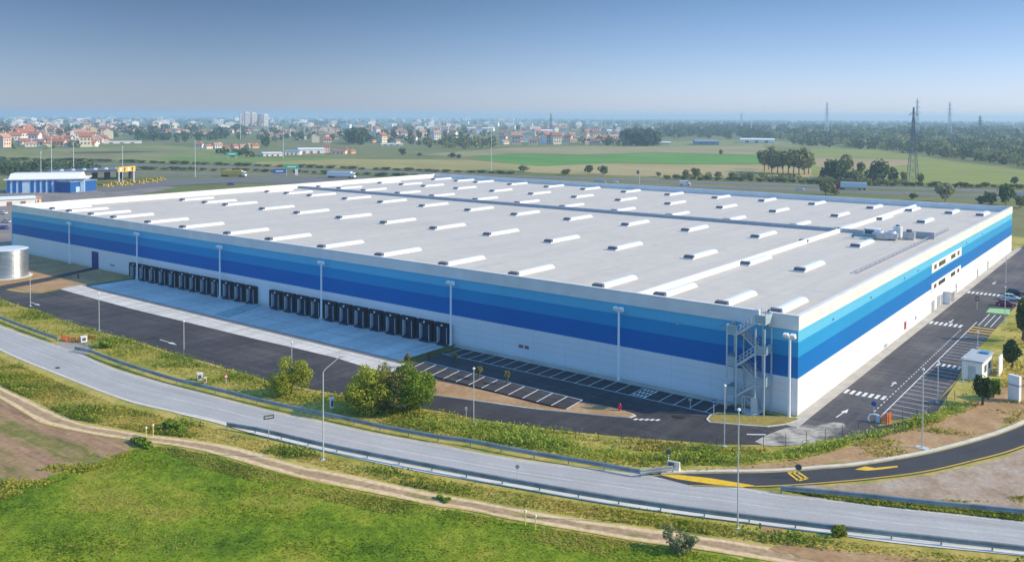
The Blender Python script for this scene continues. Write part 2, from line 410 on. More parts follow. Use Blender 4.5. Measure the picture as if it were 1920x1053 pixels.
field([(1528, 296), (1570, 297), (1700, 300), (1720, 308), (1600, 318), (1530, 312)], [(0.3, (0.42, 0.30, 0.16)), (0.7, (0.50, 0.38, 0.20))], z=0.09)
field([(520, 268), (650, 262), (760, 272), (870, 284), (800, 292), (660, 296), (520, 292)], [(0.3, (0.16, 0.19, 0.06)), (0.6, (0.25, 0.25, 0.10)), (0.8, (0.17, 0.22, 0.07))], z=0.04)
# motorway
M_ROAD = road_mat('motorway asphalt', (0.20, 0.195, 0.19), 0.2, [(0.06, 0.012, (0.7, 0.7, 0.7), 0.3), (0.94, 0.012, (0.7, 0.7, 0.7), 0.3)])
far_cw = ats([(-80, 303), (0, 305), (200, 309), (480, 316), (700, 322), (1000, 332), (1285, 341.5), (1440, 346), (1600, 351), (1920, 361), (2050, 366)])
near_cw = ats([(-80, 320), (200, 324), (480, 329), (640, 333), (900, 341), (1285, 350), (1440, 355), (1600, 360), (1920, 371), (2050, 376)])
for pth, w in ((far_cw, 17), (near_cw, 17)):
    line_strip('motorway', pth, w, 0.12, M_ROAD)['kind'] = 'structure'
sheet('road', ats([(150, 349), (300, 335), (430, 333), (640, 336), (640, 345), (430, 343), (300, 350), (200, 362)]), 0.15, M_ROAD)
sheet('parking_lot', ats([(-60, 352), (60, 360), (150, 352), (260, 345), (330, 352), (230, 372), (30, 386), (30, 470), (-60, 480)]), 0.10, ground_mat('depot asphalt', [(0.3, (0.20, 0.18, 0.17)), (0.6, (0.33, 0.29, 0.26))], 0.05, 0.4, 0.2))

# site ground round the building
mb = MB(); xs = [-340, HX0, HX1, 95]; ys = [-110, HY0, HY1, 215]
for i in range(3):
    for j in range(3):
        if i == 1 and j == 1: continue
        mb.quad((xs[i], ys[j], .02), (xs[i+1], ys[j], .02), (xs[i+1], ys[j+1], .02), (xs[i], ys[j+1], .02))
mb.build('verge', G_DRY)['kind'] = 'structure'

# meadow and ploughed strip in front
MEADOW = ats([(-80, 960), (0, 922), (75, 900), (175, 868), (237, 846), (290, 838), (345, 842), (425, 862), (480, 878), (580, 902), (705, 930), (805, 950), (880, 962), (960, 980), (1085, 1000), (1210, 1022), (1310, 1036), (1440, 1058), (1500, 1075), (1000, 1140), (200, 1140), (-80, 1120)])
sheet('meadow', MEADOW, 0.05, G_MEADOW, rough=0.7, step=0.8)
def plough_mat():
    m, t, b = new_mat('ploughed soil with grass'); v = objco(t)
    mp = N(t, 'ShaderNodeMapping'); mp.inputs['Rotation'].default_value = (0, 0, -ploughang); mp.inputs['Scale'].default_value = (0.05, 0.9, 1)
    t.links.new(v, mp.inputs[0])
    a = noise(t, mp.outputs[0], 1.3, 6.0, 0.7); bn0 = noise(t, mp.outputs[0], 0.33, 2.0, 0.5); bn1 = noise(t, v, 0.22, 5.0, 0.65)
    bnd = math_(t, 'ADD', math_(t, 'MULTIPLY', bn0, 0.6), math_(t, 'MULTIPLY', bn1, 0.4))
    c = ramp(t, bnd, [(0.34, (0.40, 0.235, 0.14)), (0.46, (0.56, 0.35, 0.21)), (0.54, (0.44, 0.32, 0.15)), (0.59, (0.27, 0.27, 0.075)), (0.65, (0.42, 0.31, 0.14)), (0.74, (0.50, 0.31, 0.19))])
    c = mix(t, c, ramp(t, a, [(0.3, (0.6,)*3), (0.65, (1, 1, 1))]), 1.0, 'MULTIPLY')
    f = noise(t, v, 1.4, 4.0, 0.7)
    c = mix(t, c, ramp(t, f, [(0.3, (0.65,)*3), (0.7, (1, 1, 1))]), 1.0, 'MULTIPLY')
    t.links.new(c, b.inputs['Base Color']); b.inputs['Roughness'].default_value = 1.0; b.inputs['Specular IOR Level'].default_value = .1
    return m
_a, _b = at(0, 922), at(237, 846); ploughang = math.atan2(_b[1]-_a[1], _b[0]-_a[0])
sheet('ploughed_field', ats([(-120, 990), (0, 922), (75, 900), (175, 868), (237, 846), (262, 828), (175, 814), (82, 792), (30, 755), (0, 738), (-120, 680)]), 0.04, plough_mat(), rough=0.3, step=1.2)
# two-rut farm track
up = ats([(-60, 690), (0, 724), (60, 752), (137, 789), (200, 802), (270, 814), (375, 827), (437, 837), (480, 848), (555, 870), (655, 890), (755, 912), (830, 927), (960, 950), (1085, 973), (1210, 990), (1335, 1007), (1440, 1024), (1560, 1042), (1700, 1062)])
lo = ats([(-60, 715), (0, 748), (50, 778), (82, 795), (175, 815), (262, 828), (350, 840), (425, 858), (480, 874), (580, 901), (705, 926), (805, 947), (880, 958), (960, 975), (1085, 996), (1210, 1018), (1310, 1031), (1440, 1052), (1560, 1074), (1700, 1100)])
def track_mat():
    m, t, b = new_mat('dirt track'); uv = N(t, 'ShaderNodeTexCoord').outputs['UV']
    sx = N(t, 'ShaderNodeSeparateXYZ'); t.links.new(uv, sx.inputs[0]); o = objco(t)
    p = noise(t, o, 0.35, 4.0, 0.6); f = noise(t, o, 1.6, 4.0, 0.7); q = noise(t, o, 0.09, 3.0, 0.5)
    v = math_(t, 'ADD', sx.outputs[1], math_(t, 'MULTIPLY', math_(t, 'SUBTRACT', p, 0.5), 0.22))
    d = math_(t, 'ABSOLUTE', math_(t, 'SUBTRACT', math_(t, 'ABSOLUTE', math_(t, 'SUBTRACT', v, 0.5)), 0.32))
    k = math_(t, 'ADD', d, math_(t, 'MULTIPLY', math_(t, 'SUBTRACT', q, 0.5), -0.30))
    soil = ramp(t, f, [(0.3, (0.56, 0.38, 0.22)), (0.6, (0.80, 0.59, 0.37)), (0.8, (0.84, 0.66, 0.45))])
    gr = ramp(t, p, [(0.35, (0.30, 0.26, 0.08)), (0.46, (0.50, 0.35, 0.20)), (0.62, (0.46, 0.30, 0.18)), (0.75, (0.36, 0.29, 0.10))])
    gr = mix(t, gr, ramp(t, f, [(0.3, (0.6,)*3), (0.7, (1, 1, 1))]), 1.0, 'MULTIPLY')
    c = mix(t, soil, gr, ramp(t, k, [(0.08, (0, 0, 0)), (0.17, (0.9, 0.9, 0.9))]))
    ed = math_(t, 'ADD', math_(t, 'ABSOLUTE', math_(t, 'SUBTRACT', sx.outputs[1], 0.5)), math_(t, 'MULTIPLY', math_(t, 'SUBTRACT', noise(t, o, 0.7, 5.0, 0.7), 0.5), 0.35))
    c = mix(t, c, ramp(t, noise(t, o, 0.13, 6.0, 0.62), S_DR), ramp(t, ed, [(0.40, (0, 0, 0)), (0.47, (1, 1, 1))]))
    t.links.new(c, b.inputs['Base Color']); b.inputs['Roughness'].default_value = 1.0; b.inputs['Specular IOR Level'].default_value = .1
    return m
ribbon('dirt_track', up, lo, 0.07, track_mat(), 160)['kind'] = 'structure'
sheet('bare_soil', ats([(1440, 1030), (1490, 1024), (1560, 1030), (1660, 1040), (1780, 1052), (1800, 1075), (1600, 1062), (1500, 1046)]), 0.09, G_SOIL, rough=0.3, step=0.8)
sheet('bare_soil', ats([(1430, 985), (1450, 982), (1470, 990), (1462, 1004), (1440, 1008), (1425, 998)]), 0.045, G_SOIL, rough=0.25, step=0.6)

# the old main road
MR_UP = ats([(-80, 578), (0, 610), (75, 637), (120, 652), (160, 667), (200, 685), (250, 702), (300, 716), (375, 736), (480, 763), (530, 775), (610, 791), (680, 807), (755, 821), (830, 835), (960, 859), (1060, 872), (1135, 881), (1217, 891), (1330, 905), (1440, 922), (1465, 926), (1590, 939), (1640, 946), (1790, 962), (1920, 977), (2040, 990)])
MR_LO = ats([(-80, 612), (0, 657), (50, 680), (100, 700), (150, 720), (200, 739), (250, 756), (325, 773), (400, 788), (480, 809), (605, 839), (705, 861), (805, 881), (960, 907), (1110, 934), (1260, 956), (1385, 972), (1440, 980), (1565, 996), (1690, 1013), (1920, 1036), (2040, 1050)])
OLD = road_mat('old grey road', (0.50, 0.485, 0.475), 0.16, [(0.07, 0.012, (0.72, 0.71, 0.68), 0.52), (0.95, 0.018, (0.72, 0.70, 0.64), 0.42), (0.52, 0.007, (0.68, 0.67, 0.64), 0.46), (0.30, 0.005, (0.36, 0.35, 0.34), 0.50)], soil=(0.58, 0.50, 0.38))
ribbon('road', MR_UP, MR_LO, 0.06, OLD, 200)['kind'] = 'structure'
ribbon('kerb', MR_LO[7:], [ (x, y) for x, y in ats([(325, 774), (400, 792), (480, 815), (605, 846), (705, 868), (805, 888), (960, 914), (1110, 941), (1260, 963), (1385, 979), (1440, 987), (1565, 1003), (1690, 1020), (1920, 1043), (2040, 1057)])], 0.09, G_STRIP, 120)['kind'] = 'structure'
sheet('road', ats([(104, 645), (118, 641), (160, 640), (172, 645), (165, 664), (150, 668), (118, 655)]), 0.05, ground_mat('lay-by gravel', [(0.3, (0.30, 0.28, 0.26)), (0.6, (0.42, 0.39, 0.35))], 0.3, 1.4, 0.25))
# the new side road with its yellow lines and kerb
SR_UP = ats([(1215, 890), (1262, 886), (1350, 884), (1440, 883), (1540, 876), (1615, 869), (1740, 847), (1840, 821), (1890, 804), (1935, 785), (2010, 750)])
SR_LO = ats([(1300, 912), (1380, 914), (1440, 914), (1540, 908), (1640, 899), (1740, 886), (1840, 863), (1890, 850), (1940, 832), (2020, 800)])
NEW = road_mat('new side road', (0.072, 0.074, 0.083), 0.18, [(0.10, 0.022, (0.50, 0.40, 0.14), 0.36), (0.93, 0.026, (0.62, 0.42, 0.06), 0.30)], patch=0.2)
ribbon('road', SR_UP, SR_LO, 0.075, NEW, 120)['kind'] = 'structure'
k0 = smooth_path(SR_UP, 100)
ka, kb = offset_pair([tuple(p) for p in k0], 0.55, 100)
kerb = MB()
for i in range(2, 99):
    kerb.add([(*ka[i], .0), (*kb[i], .0), (*kb[i], .16), (*ka[i], .16), (*ka[i+1], .0), (*kb[i+1], .0), (*kb[i+1], .16), (*ka[i+1], .16)], [(3, 2, 6, 7), (0, 4, 7, 3), (1, 2, 6, 5)])
kerb.build('kerb', paint('kerb stone', (0.66, 0.60, 0.50), 0.8, 0.15, 0.8))['kind'] = 'structure'
sheet('bare_soil', ats([(1470, 906), (1540, 911), (1640, 904), (1740, 891), (1840, 868), (1890, 855), (1935, 838), (2040, 800), (2040, 985), (1920, 968), (1790, 951), (1640, 934), (1530, 920)]), 0.04, G_RUBBLE, rough=0.2, step=1.0)
sheet('bare_soil', ats([(1290, 882), (1380, 876), (1500, 862), (1570, 843), (1620, 828), (1720, 800), (1790, 775), (1850, 740), (1935, 690), (2030, 640), (2030, 735), (1935, 780), (1840, 817), (1740, 843), (1615, 865), (1440, 880)]), 0.05, G_SOIL, rough=0.25, step=1.0)
# yellow give-way wedge at the mouth of the side road
sheet('road_marking', ats([(1238, 891), (1272, 891), (1330, 897), (1415, 911), (1392, 914.5), (1330, 908), (1270, 899)]), 0.10, YELLOW_LINE)
def mark(pts, mat=WHITE_LINE, z=0.05):
    return sheet('road_marking', pts, z, mat)
mark(ats([(1603, 881), (1622, 875), (1640, 878), (1682, 874), (1684, 876.5), (1646, 881.5), (1625, 883)]), YELLOW_LINE, 0.095)
# the stencilled box on the side road: three bars and a frame
mk = MB()
def px_bar(mb, a, b, w, z):
    p, q = at(*a), at(*b); mb.bar((p[0], p[1], z), (q[0], q[1], z), w, 0.01)
for a, b in (((1478, 887), (1497, 902)), ((1486, 886), (1506, 900)), ((1495, 885), (1514, 898)), ((1478, 887), (1495, 885)), ((1497, 902), (1514, 897.5))):
    px_bar(mk, a, b, 0.28, 0.1)
mk.build('road_marking', YELLOW_LINE)['kind'] = 'structure'

# ------------------------------------------------------------------ the lot
LOT = ats([(-140, 505), (0, 541), (45, 549), (75, 550), (112, 543)]) + [(-158, -17.5), (-57, -17.5), (-57, -1.2), (14.5, -1.2)] + \
      ats([(1810, 690), (1785, 726), (1733, 776), (1700, 790), (1640, 800), (1600, 815), (1540, 826), (1450, 834), (1342, 833), (1305, 829), (1192, 821), (1080, 810), (1000, 800), (900, 786), (825, 771), (720, 755), (630, 738), (505, 715), (480, 706), (400, 682), (325, 662), (250, 637), (180, 620), (125, 602), (50, 577), (0, 560), (-140, 515)])
sheet('parking_lot', LOT, 0.035, G_ASPHALT)
sheet('parking_lot', [(1.3, -8), (9.2, -4), (9.2, 5), (12.9, 10), (13.0, 30), (12.3, 40), (12.2, 95), (13, 110), (11.5, 130), (10.5, 215), (1.0, 215)], 0.05, G_WORN)
YARD = MB().quad((HX0, -13.1, -.35), (HX1, -13.1, -.35), (HX1, HY1, -.35), (HX0, HY1, -.35))
def slab_mat(base, sx_, sy_):
    m, t, b = new_mat('jointed concrete'); v = objco(t)
    sp = N(t, 'ShaderNodeSeparateXYZ'); t.links.new(v, sp.inputs[0])
    f = noise(t, v, 0.13, 5.0, 0.6); f2 = noise(t, v, 1.2, 4.0, 0.6)
    c = ramp(t, f, [(0.3, tuple(x*.86 for x in base)), (0.7, tuple(x*1.05 for x in base))])
    c = mix(t, c, ramp(t, f2, [(0.3, (0.86,)*3), (0.6, (1, 1, 1))]), 1.0, 'MULTIPLY')
    for ax, st in ((0, sx_), (1, sy_)):
        w = math_(t, 'ABSOLUTE', math_(t, 'SUBTRACT', math_(t, 'FRACT', math_(t, 'DIVIDE', sp.outputs[ax], st)), 0.5))
        c = mix(t, c, tuple(x*.50 for x in base), math_(t, 'MULTIPLY', math_(t, 'GREATER_THAN', w, 0.5-0.10/st), 0.75))
    mp = N(t, 'ShaderNodeMapping'); mp.inputs['Scale'].default_value = (0.6, 0.03, 1); t.links.new(v, mp.inputs[0])
    c = mix(t, c, ramp(t, noise(t, mp.outputs[0], 1.0, 4.0, 0.65), [(0.35, (0.80,)*3), (0.6, (1, 1, 1))]), 1.0, 'MULTIPLY')
    t.links.new(c, b.inputs['Base Color']); b.inputs['Roughness'].default_value = 0.85
    return m
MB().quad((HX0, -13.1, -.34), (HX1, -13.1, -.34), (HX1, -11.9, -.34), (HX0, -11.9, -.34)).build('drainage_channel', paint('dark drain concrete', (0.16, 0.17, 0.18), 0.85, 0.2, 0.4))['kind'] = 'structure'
YARD.build('loading_yard', slab_mat((0.62, 0.65, 0.66), 6.1, 6.5))['kind'] = 'structure'
sl_ = MB().quad((HX0, -14.25, .03), (HX1, -14.25, .03), (HX1, -13.1, -.35), (HX0, -13.1, -.35))
sl_.quad((HX0, -14.25, .03), (HX0, -13.1, -.35), (HX0, HY1, -.35), (HX0, HY1, .03)).quad((HX1, -14.25, .03), (HX1, -13.1, -.35), (HX1, HY1, -.35), (HX1, HY1, .03))
sl_.build('drainage_channel', paint('dark drain concrete', (0.22, 0.23, 0.23), 0.85, 0.2, 0.4))['kind'] = 'structure'
sheet('concrete_apron', ats([(112, 542), (152, 534)]) + [(-150, -14.2), (-57.2, -14.2)] + ats([(768, 677), (735, 700), (690, 690), (630, 671), (547, 651), (480, 636), (345, 603), (250, 580), (140, 550)]), 0.06, slab_mat((0.74, 0.71, 0.66), 5.0, 5.2))
sheet('bare_soil', ats([(40, 474), (57, 479), (240, 517), (155, 535), (112, 541), (75, 548), (45, 547), (15, 540), (0, 530), (-40, 520), (20, 490)]), 0.05, G_SOIL, rough=0.2, step=1.0)
sheet('path', ats([(-120, 548), (0, 536), (85, 521), (140, 509), (178, 501), (186, 504), (150, 512), (92, 527), (10, 543), (-120, 562)]), 0.075, G_ASPHALT)
# low kerbed divider between the two dock rows
dv = ats([(496, 560), (512, 564), (428, 594), (404, 589)], -.3)
sheet('kerb', dv, -.18, paint('teal painted kerb', (0.30, 0.42, 0.43), 0.8, 0.15, 0.8), thick=.17)
# strip of planted ground between yard and car park
sheet('planting_bed', [(-58.4, -0.3), (-55.9, -1.3), (-56.3, -9.0), (-55.5, -13.2), (-58.4, -14.2)], 0.07, ground_mat('dark lawn', [(0.3, (0.07, 0.09, 0.02)), (0.7, (0.16, 0.16, 0.05))], 0.4, 2, 0.4))
# islands with kerbs
def island(pts, mat, h=0.14, kerbw=0.3):
    sheet('kerb', pts, h-0.004, paint('kerb stone', (0.66, 0.60, 0.50), 0.8, 0.15, 0.8), thick=h)
    c = np.array(pts).mean(0); A = np.array(pts)
    inn = [tuple(p+(c-p)/np.linalg.norm(c-p)*kerbw) for p in A]
    sheet('planting_bed', inn, h+0.012, mat)
island(ats([(757, 693), (778, 702), (805, 712), (870, 725), (940, 741), (987, 754), (1015, 761), (1062, 770), (1091, 755), (1120, 760), (1160, 768), (1188, 777), (1193, 780), (1182, 784), (1120, 779), (1060, 773), (1005, 768), (960, 762), (890, 752), (815, 742), (770, 730), (735, 712)]), G_SOIL)
sheet('parking_lot', ats([(797, 680), (1092, 752), (1062, 769), (765, 695)]), 0.175, G_ASPHALT)
island(ats([(1324, 787), (1331, 778), (1346, 774), (1400, 778), (1495, 784), (1503, 787), (1478, 796), (1440, 801), (1406, 799), (1372, 796), (1330, 792.5)]), G_YELLOWGRASS)
sheet('stair_pad', [(-7.3, -1.7), (-3.9, -0.4), (-4.3, -3.6), (-6.0, -3.4)], 0.17, G_CONC)
def dust_mat():
    m, t, b = new_mat('dust on asphalt'); v = objco(t)
    k = noise(t, v, 0.22, 5.0, 0.6); f = noise(t, v, 1.6, 4.0, 0.7)
    c = mix(t, ramp(t, f, [(0.3, (0.40, 0.36, 0.31)), (0.7, (0.62, 0.56, 0.49))]), ramp(t, f, [(0.3, (0.08, 0.077, 0.08)), (0.7, (0.13, 0.125, 0.125))]), ramp(t, k, [(0.44, (0, 0, 0)), (0.60, (0.85,)*3)]))
    t.links.new(c, b.inputs['Base Color']); b.inputs['Roughness'].default_value = 0.95; return m
sheet('dust', smooth_path(ats([(1415, 828), (1440, 815), (1470, 804), (1500, 797), (1530, 798), (1562, 792), (1585, 796), (1575, 810), (1548, 824), (1510, 833), (1470, 836), (1435, 835), (1415, 828)]), 60).tolist()[:-1], 0.062, dust_mat(), rough=0.25, step=0.5)
# pavement along the building
wk = MB()
wk.box(0.02, 1.45, -4.2, 186, 0, .13)
wk.build('pavement', G_WALK)['kind'] = 'structure'
wk2 = MB().box(-57.5, -8.6, -1.45, -.05, 0, .13); wk2.build('pavement', G_WALK)['kind'] = 'structure'

# ---- markings
wl = MB()
def bx(x0, x1, y0, y1, z=0.06): wl.quad((x0, y0, z), (x1, y0, z), (x1, y1, z), (x0, y1, z))
for i in range(0, 21):                                               # bays by the front wall
    x = -55.2+i*2.25
    if x > -9: break
    bx(x-.06, x+.06, -5.7, -1.5)
bx(-56.5, -8.0, -5.82, -5.68)
for k in range(4):
    for j in range(3):
        bx(-21.2+k*.55+j*.1, -20.9+k*.55+j*.1, -5.4+j*1.3, -4.5+j*1.3, .065)
wl.build('road_marking', WHITE_LINE)['kind'] = 'structure'
wl = MB()
T0, T1, B0, B1 = at(797, 680), at(1092, 752), at(765, 695), at(1062, 769)
for i in range(13):
    t = i/12; p = (T0[0]+(T1[0]-T0[0])*t, T0[1]+(T1[1]-T0[1])*t); q = (B0[0]+(B1[0]-B0[0])*t, B0[1]+(B1[1]-B0[1])*t)
    wl.bar((*p, .19), (*q, .19), .15, .01)
wl.bar((*T0, .192), (*T1, .192), .16, .01)
wl.build('road_marking', WHITE_LINE)['kind'] = 'structure'
wl = MB()
for y in np.arange(8.3, 36.0, 2.1): bx(8.6, 12.7, y-.06, y+.06, .075)
for y in np.arange(40.2, 63, 2.1): bx(8.6, 12.1, y-.06, y+.06, .075)
bx(8.45, 8.6, 4.5, 73, .075)
for k in range(3): bx(9.2+k*1.0, 9.35+k*1.0, 70, 82, .075)
for y in np.arange(8, 64, 1.5): bx(7.28, 7.42, y, y+.75, .075)
for (y0, y1, x0, n) in ((13.6, 15.6, 1.65, 7), (65.9, 68.6, 1.6, 7), (102.4, 105, 1.6, 8)):
    for k in range(n): bx(x0+k*.82, x0+k*.82+.45, y0+k*.02, y1+k*.02, .075)
for k in range(5): bx(8.9+k*.75, 9.3+k*.75, 36.3, 38.2, .077)
for k in range(5):
    p, q = at(1191+k*10.3, 786+k*.3), at(1197+k*10.3, 786+k*.3); wl.bar((p[0], p[1]-.35, .06), (p[0]+.15, p[1]+.35, .06), .38, .012)
wl.build('road_marking', WHITE_LINE)['kind'] = 'structure'
MC = paint('iron cover', (0.03, 0.03, 0.032), 0.6)
for px_, py_, r_, lb_ in ((1272, 782, .9, 'long dark drain cover in the lane left of the corner lawn'), (425, 690, .5, 'dark round manhole cover in the lot behind the old road'), (108, 690, .5, 'dark round manhole cover in the old road at left')):
    p = at(px_, py_); o = MB().cyl((0, 0, 0), (0, 0, .03), r_, r_, 16).cyl((0, 0, .03), (0, 0, .04), r_*.7, r_*.7, 12).build('manhole_cover', MC); o.location = (p[0], p[1], .07); o.scale = (1, .6, 1); tag(o, lb_, 'manhole cover')
def arrow(x, y, ang, L=3.6, z=.08):
    P = [(-.09, 0), (.09, 0), (.09, L*.6), (.4, L*.6), (0, L), (-.4, L*.6), (-.09, L*.6)]
    c, s = math.cos(ang), math.sin(ang)
    mark([(x+p[0]*c-p[1]*s, y+p[0]*s+p[1]*c) for p in P], WHITE_LINE, z)
arrow(4.1, 2.7, R(-4), 4.2); arrow(4.6, 72.5, R(180), 3.6); arrow(4.4, 122, R(180), 4.5); arrow(6.2, 21, R(0), 2.6)
for a, b in (((300, 637), (332, 647)), ((58, 567), (75, 573))):
    p, q = at(*a), at(*b); arrow(*p, math.atan2(q[1]-p[1], q[0]-p[0])-PI/2, math.hypot(q[0]-p[0], q[1]-p[1]))
p, q = at(1436, 815), at(1400, 814.5); wl = MB().bar((*p, .06), (*q, .06), .3, .012); wl.build('road_marking', WHITE_LINE)['kind'] = 'structure'
yl = MB()
for y in (68.2, 66.0, 63.8): yl.box(8.4, 12.5, y-.28, y+.28, .07, .082)
yl.build('road_marking', YELLOW_LINE)['kind'] = 'structure'
sheet('road_marking', [(8.4, 83.4), (12.5, 84), (11.8, 89.5), (8.3, 88.1)], .076, GREEN_PAINT)

# ================================================================== THE WAREHOUSE
BL, BW, BH, RZ = 224.5, 177.5, 13.0, 11.4
wh = empty('warehouse', (0, 0, 0), 0, 'huge flat roofed warehouse with blue striped walls, pale roof and loading docks', 'warehouse')
def wall_mat():
    m, t, b = new_mat('banded wall panels'); v = objco(t)
    sp = N(t, 'ShaderNodeSeparateXYZ'); t.links.new(v, sp.inputs[0])
    z = math_(t, 'DIVIDE', sp.outputs[2], 13.0)
    f = noise(t, v, 0.10, 4.0, 0.6)
    c = ramp(t, z, [(0.0, (0.80, 0.82, 0.85)), (4.9/13, (0.001, 0.16, 0.50)), (7.65/13, (0.018, 0.30, 0.62)), (9.55/13, (0.12, 0.50, 0.76)), (11.15/13, (0.84, 0.83, 0.82))], 'CONSTANT')
    c = mix(t, c, ramp(t, f, [(0.3, (0.93,)*3), (0.7, (1.0,)*3)]), 1.0, 'MULTIPLY')
    # panel joints: horizontal every 1.0 m, upright every 6 m
    h = math_(t, 'ABSOLUTE', math_(t, 'SUBTRACT', math_(t, 'FRACT', math_(t, 'DIVIDE', sp.outputs[2], 0.98)), 0.5))
    k = math_(t, 'MULTIPLY', math_(t, 'GREATER_THAN', h, 0.465), 0.16)
    xy = math_(t, 'ADD', sp.outputs[0], sp.outputs[1])
    h2 = math_(t, 'ABSOLUTE', math_(t, 'SUBTRACT', math_(t, 'FRACT', math_(t, 'DIVIDE', xy, 6.0)), 0.5))
    k2 = math_(t, 'MULTIPLY', math_(t, 'GREATER_THAN', h2, 0.492), 0.14)
    c = mix(t, c, (0.1, 0.13, 0.18), math_(t, 'MAXIMUM', k, k2))
    # dirt runs near the foot
    g = math_(t, 'MULTIPLY', math_(t, 'SUBTRACT', 1.0, math_(t, 'MULTIPLY', sp.outputs[2], 1.1), True), noise(t, v, 0.5, 4.0, 0.7))
    c = mix(t, c, (0.30, 0.27, 0.22), math_(t, 'MULTIPLY', g, 0.7))
    t.links.new(c, b.inputs['Base Color']); b.inputs['Roughness'].default_value = 0.5; b.inputs['Specular IOR Level'].default_value = 0.15
    return m
WALL = wall_mat()
COPING = paint('grey white metal coping', (0.74, 0.74, 0.74), 0.45, 0.08, 0.3)
MB().box(-BL, 0, 0, .3, -.4, 11.15).build('wall', WALL, wh)
MB().box(-.3, 0, .3, BW-.3, -.4, 11.15).build('wall', WALL, wh)
MB().box(-BL, 0, BW-.3, BW, -.4, 11.15).build('wall', WALL, wh)
MB().box(-BL, -BL+.3, .3, BW-.3, -.4, 11.15).build('wall', WALL, wh)
GAPX0, GAPX1 = -5.2, -3.9
MB().box(-BL, GAPX0, -.1, .35, 11.15, BH).build('parapet', COPING, wh)
MB().box(GAPX1, .1, -.1, .35, 11.15, BH).build('parapet', COPING, wh)
MB().box(-.35, .1, .35, BW-.35, 11.15, BH).build('parapet', COPING, wh)
MB().box(-BL-.1, .1, BW-.35, BW+.1, 11.15, BH).build('parapet', COPING, wh)
MB().box(-BL-.1, -BL+.35, .35, BW-.35, 11.15, BH).build('parapet', COPING, wh)
cp = MB()
cp.box(-BL-.15, GAPX0, -.16, .41, BH, BH+.07).box(GAPX1, .16, -.16, .41, BH, BH+.07).box(-.41, .16, .41, BW+.16, BH, BH+.07)
cp.box(-BL-.15, -.41, BW-.41, BW+.16, BH, BH+.07).box(-BL-.15, -BL+.41, .41, BW-.41, BH, BH+.07)
cp.build('coping', COPING, wh)
MB().box(-BL-.12, -BL+.28, -.12, -.003, -.35, 11.1).build('corner_trim', paint('pale blue trim', (0.55, 0.68, 0.80), 0.5, 0.05), wh)
def roof_mat():
    m, t, b = new_mat('pale roof membrane'); v = objco(t)
    sp = N(t, 'ShaderNodeSeparateXYZ'); t.links.new(v, sp.inputs[0])
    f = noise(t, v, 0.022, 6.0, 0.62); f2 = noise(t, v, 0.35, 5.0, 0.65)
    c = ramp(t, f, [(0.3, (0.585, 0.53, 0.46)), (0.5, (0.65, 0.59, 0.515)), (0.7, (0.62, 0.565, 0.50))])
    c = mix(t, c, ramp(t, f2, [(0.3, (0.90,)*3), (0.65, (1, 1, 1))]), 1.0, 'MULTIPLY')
    h = math_(t, 'ABSOLUTE', math_(t, 'SUBTRACT', math_(t, 'FRACT', math_(t, 'DIVIDE', sp.outputs[0], 2.1)), 0.5))
    c = mix(t, c, (0.50, 0.49, 0.49), math_(t, 'MULTIPLY', math_(t, 'GREATER_THAN', h, 0.46), 0.30))
    mp = N(t, 'ShaderNodeMapping'); mp.inputs['Scale'].default_value = (0.5, 0.02, 1); t.links.new(v, mp.inputs[0])
    c = mix(t, c, ramp(t, noise(t, mp.outputs[0], 1.0, 4.0, 0.6), [(0.35, (0.93,)*3), (0.6, (1, 1, 1))]), 1.0, 'MULTIPLY')
    w = noise(t, v, 0.07, 3.0, 0.7)
    c = mix(t, c, (0.46, 0.46, 0.47), ramp(t, w, [(0.62, (0, 0, 0)), (0.75, (0.55,)*3)]))
    t.links.new(c, b.inputs['Base Color']); b.inputs['Roughness'].default_value = 0.75; b.inputs['Specular IOR Level'].default_value = 0.25
    return m
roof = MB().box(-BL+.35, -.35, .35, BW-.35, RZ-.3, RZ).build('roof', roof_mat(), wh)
RWHITE = paint('white roof upstand', (0.82, 0.82, 0.82), 0.6, 0.05)
RGREY = paint('shade grey upstand and plant', (0.40, 0.42, 0.46), 0.6, 0.1)  # cross fire wall's shade is put into this grey; plant parts are plain grey
MB().prism([(-26.3, RZ), (-25.3, RZ), (-25.5, RZ+.75), (-26.1, RZ+.75)], .6, 101.2, 'y').build('fire_wall', RWHITE, wh)
MB().prism([(-26.3, RZ), (-25.3, RZ), (-25.5, RZ+.75), (-26.1, RZ+.75)], 102.4, BW-.6, 'y').build('fire_wall', RWHITE, wh)
MB().box(-BL+.5, -26.5, 101.3, 102.3, RZ, RZ+.85).build('fire_wall', RGREY, wh)
MB().box(-25.1, -16.5, 101.3, 102.3, RZ, RZ+.85).build('fire_wall', RGREY, wh)
g = MB()                                                             # guard rail of the roof edge walkway
for y in np.arange(46, 123, 3.0): g.box(-6.03, -5.97, y-.03, y+.03, RZ, RZ+.55)
g.box(-6.05, -5.95, 46, 122, RZ+.5, RZ+.62).box(-6.3, -5.7, 46, 122, RZ, RZ+.05)
g.build('guard_rail', paint('dull rail metal', (0.33, 0.34, 0.36), 0.5), wh)
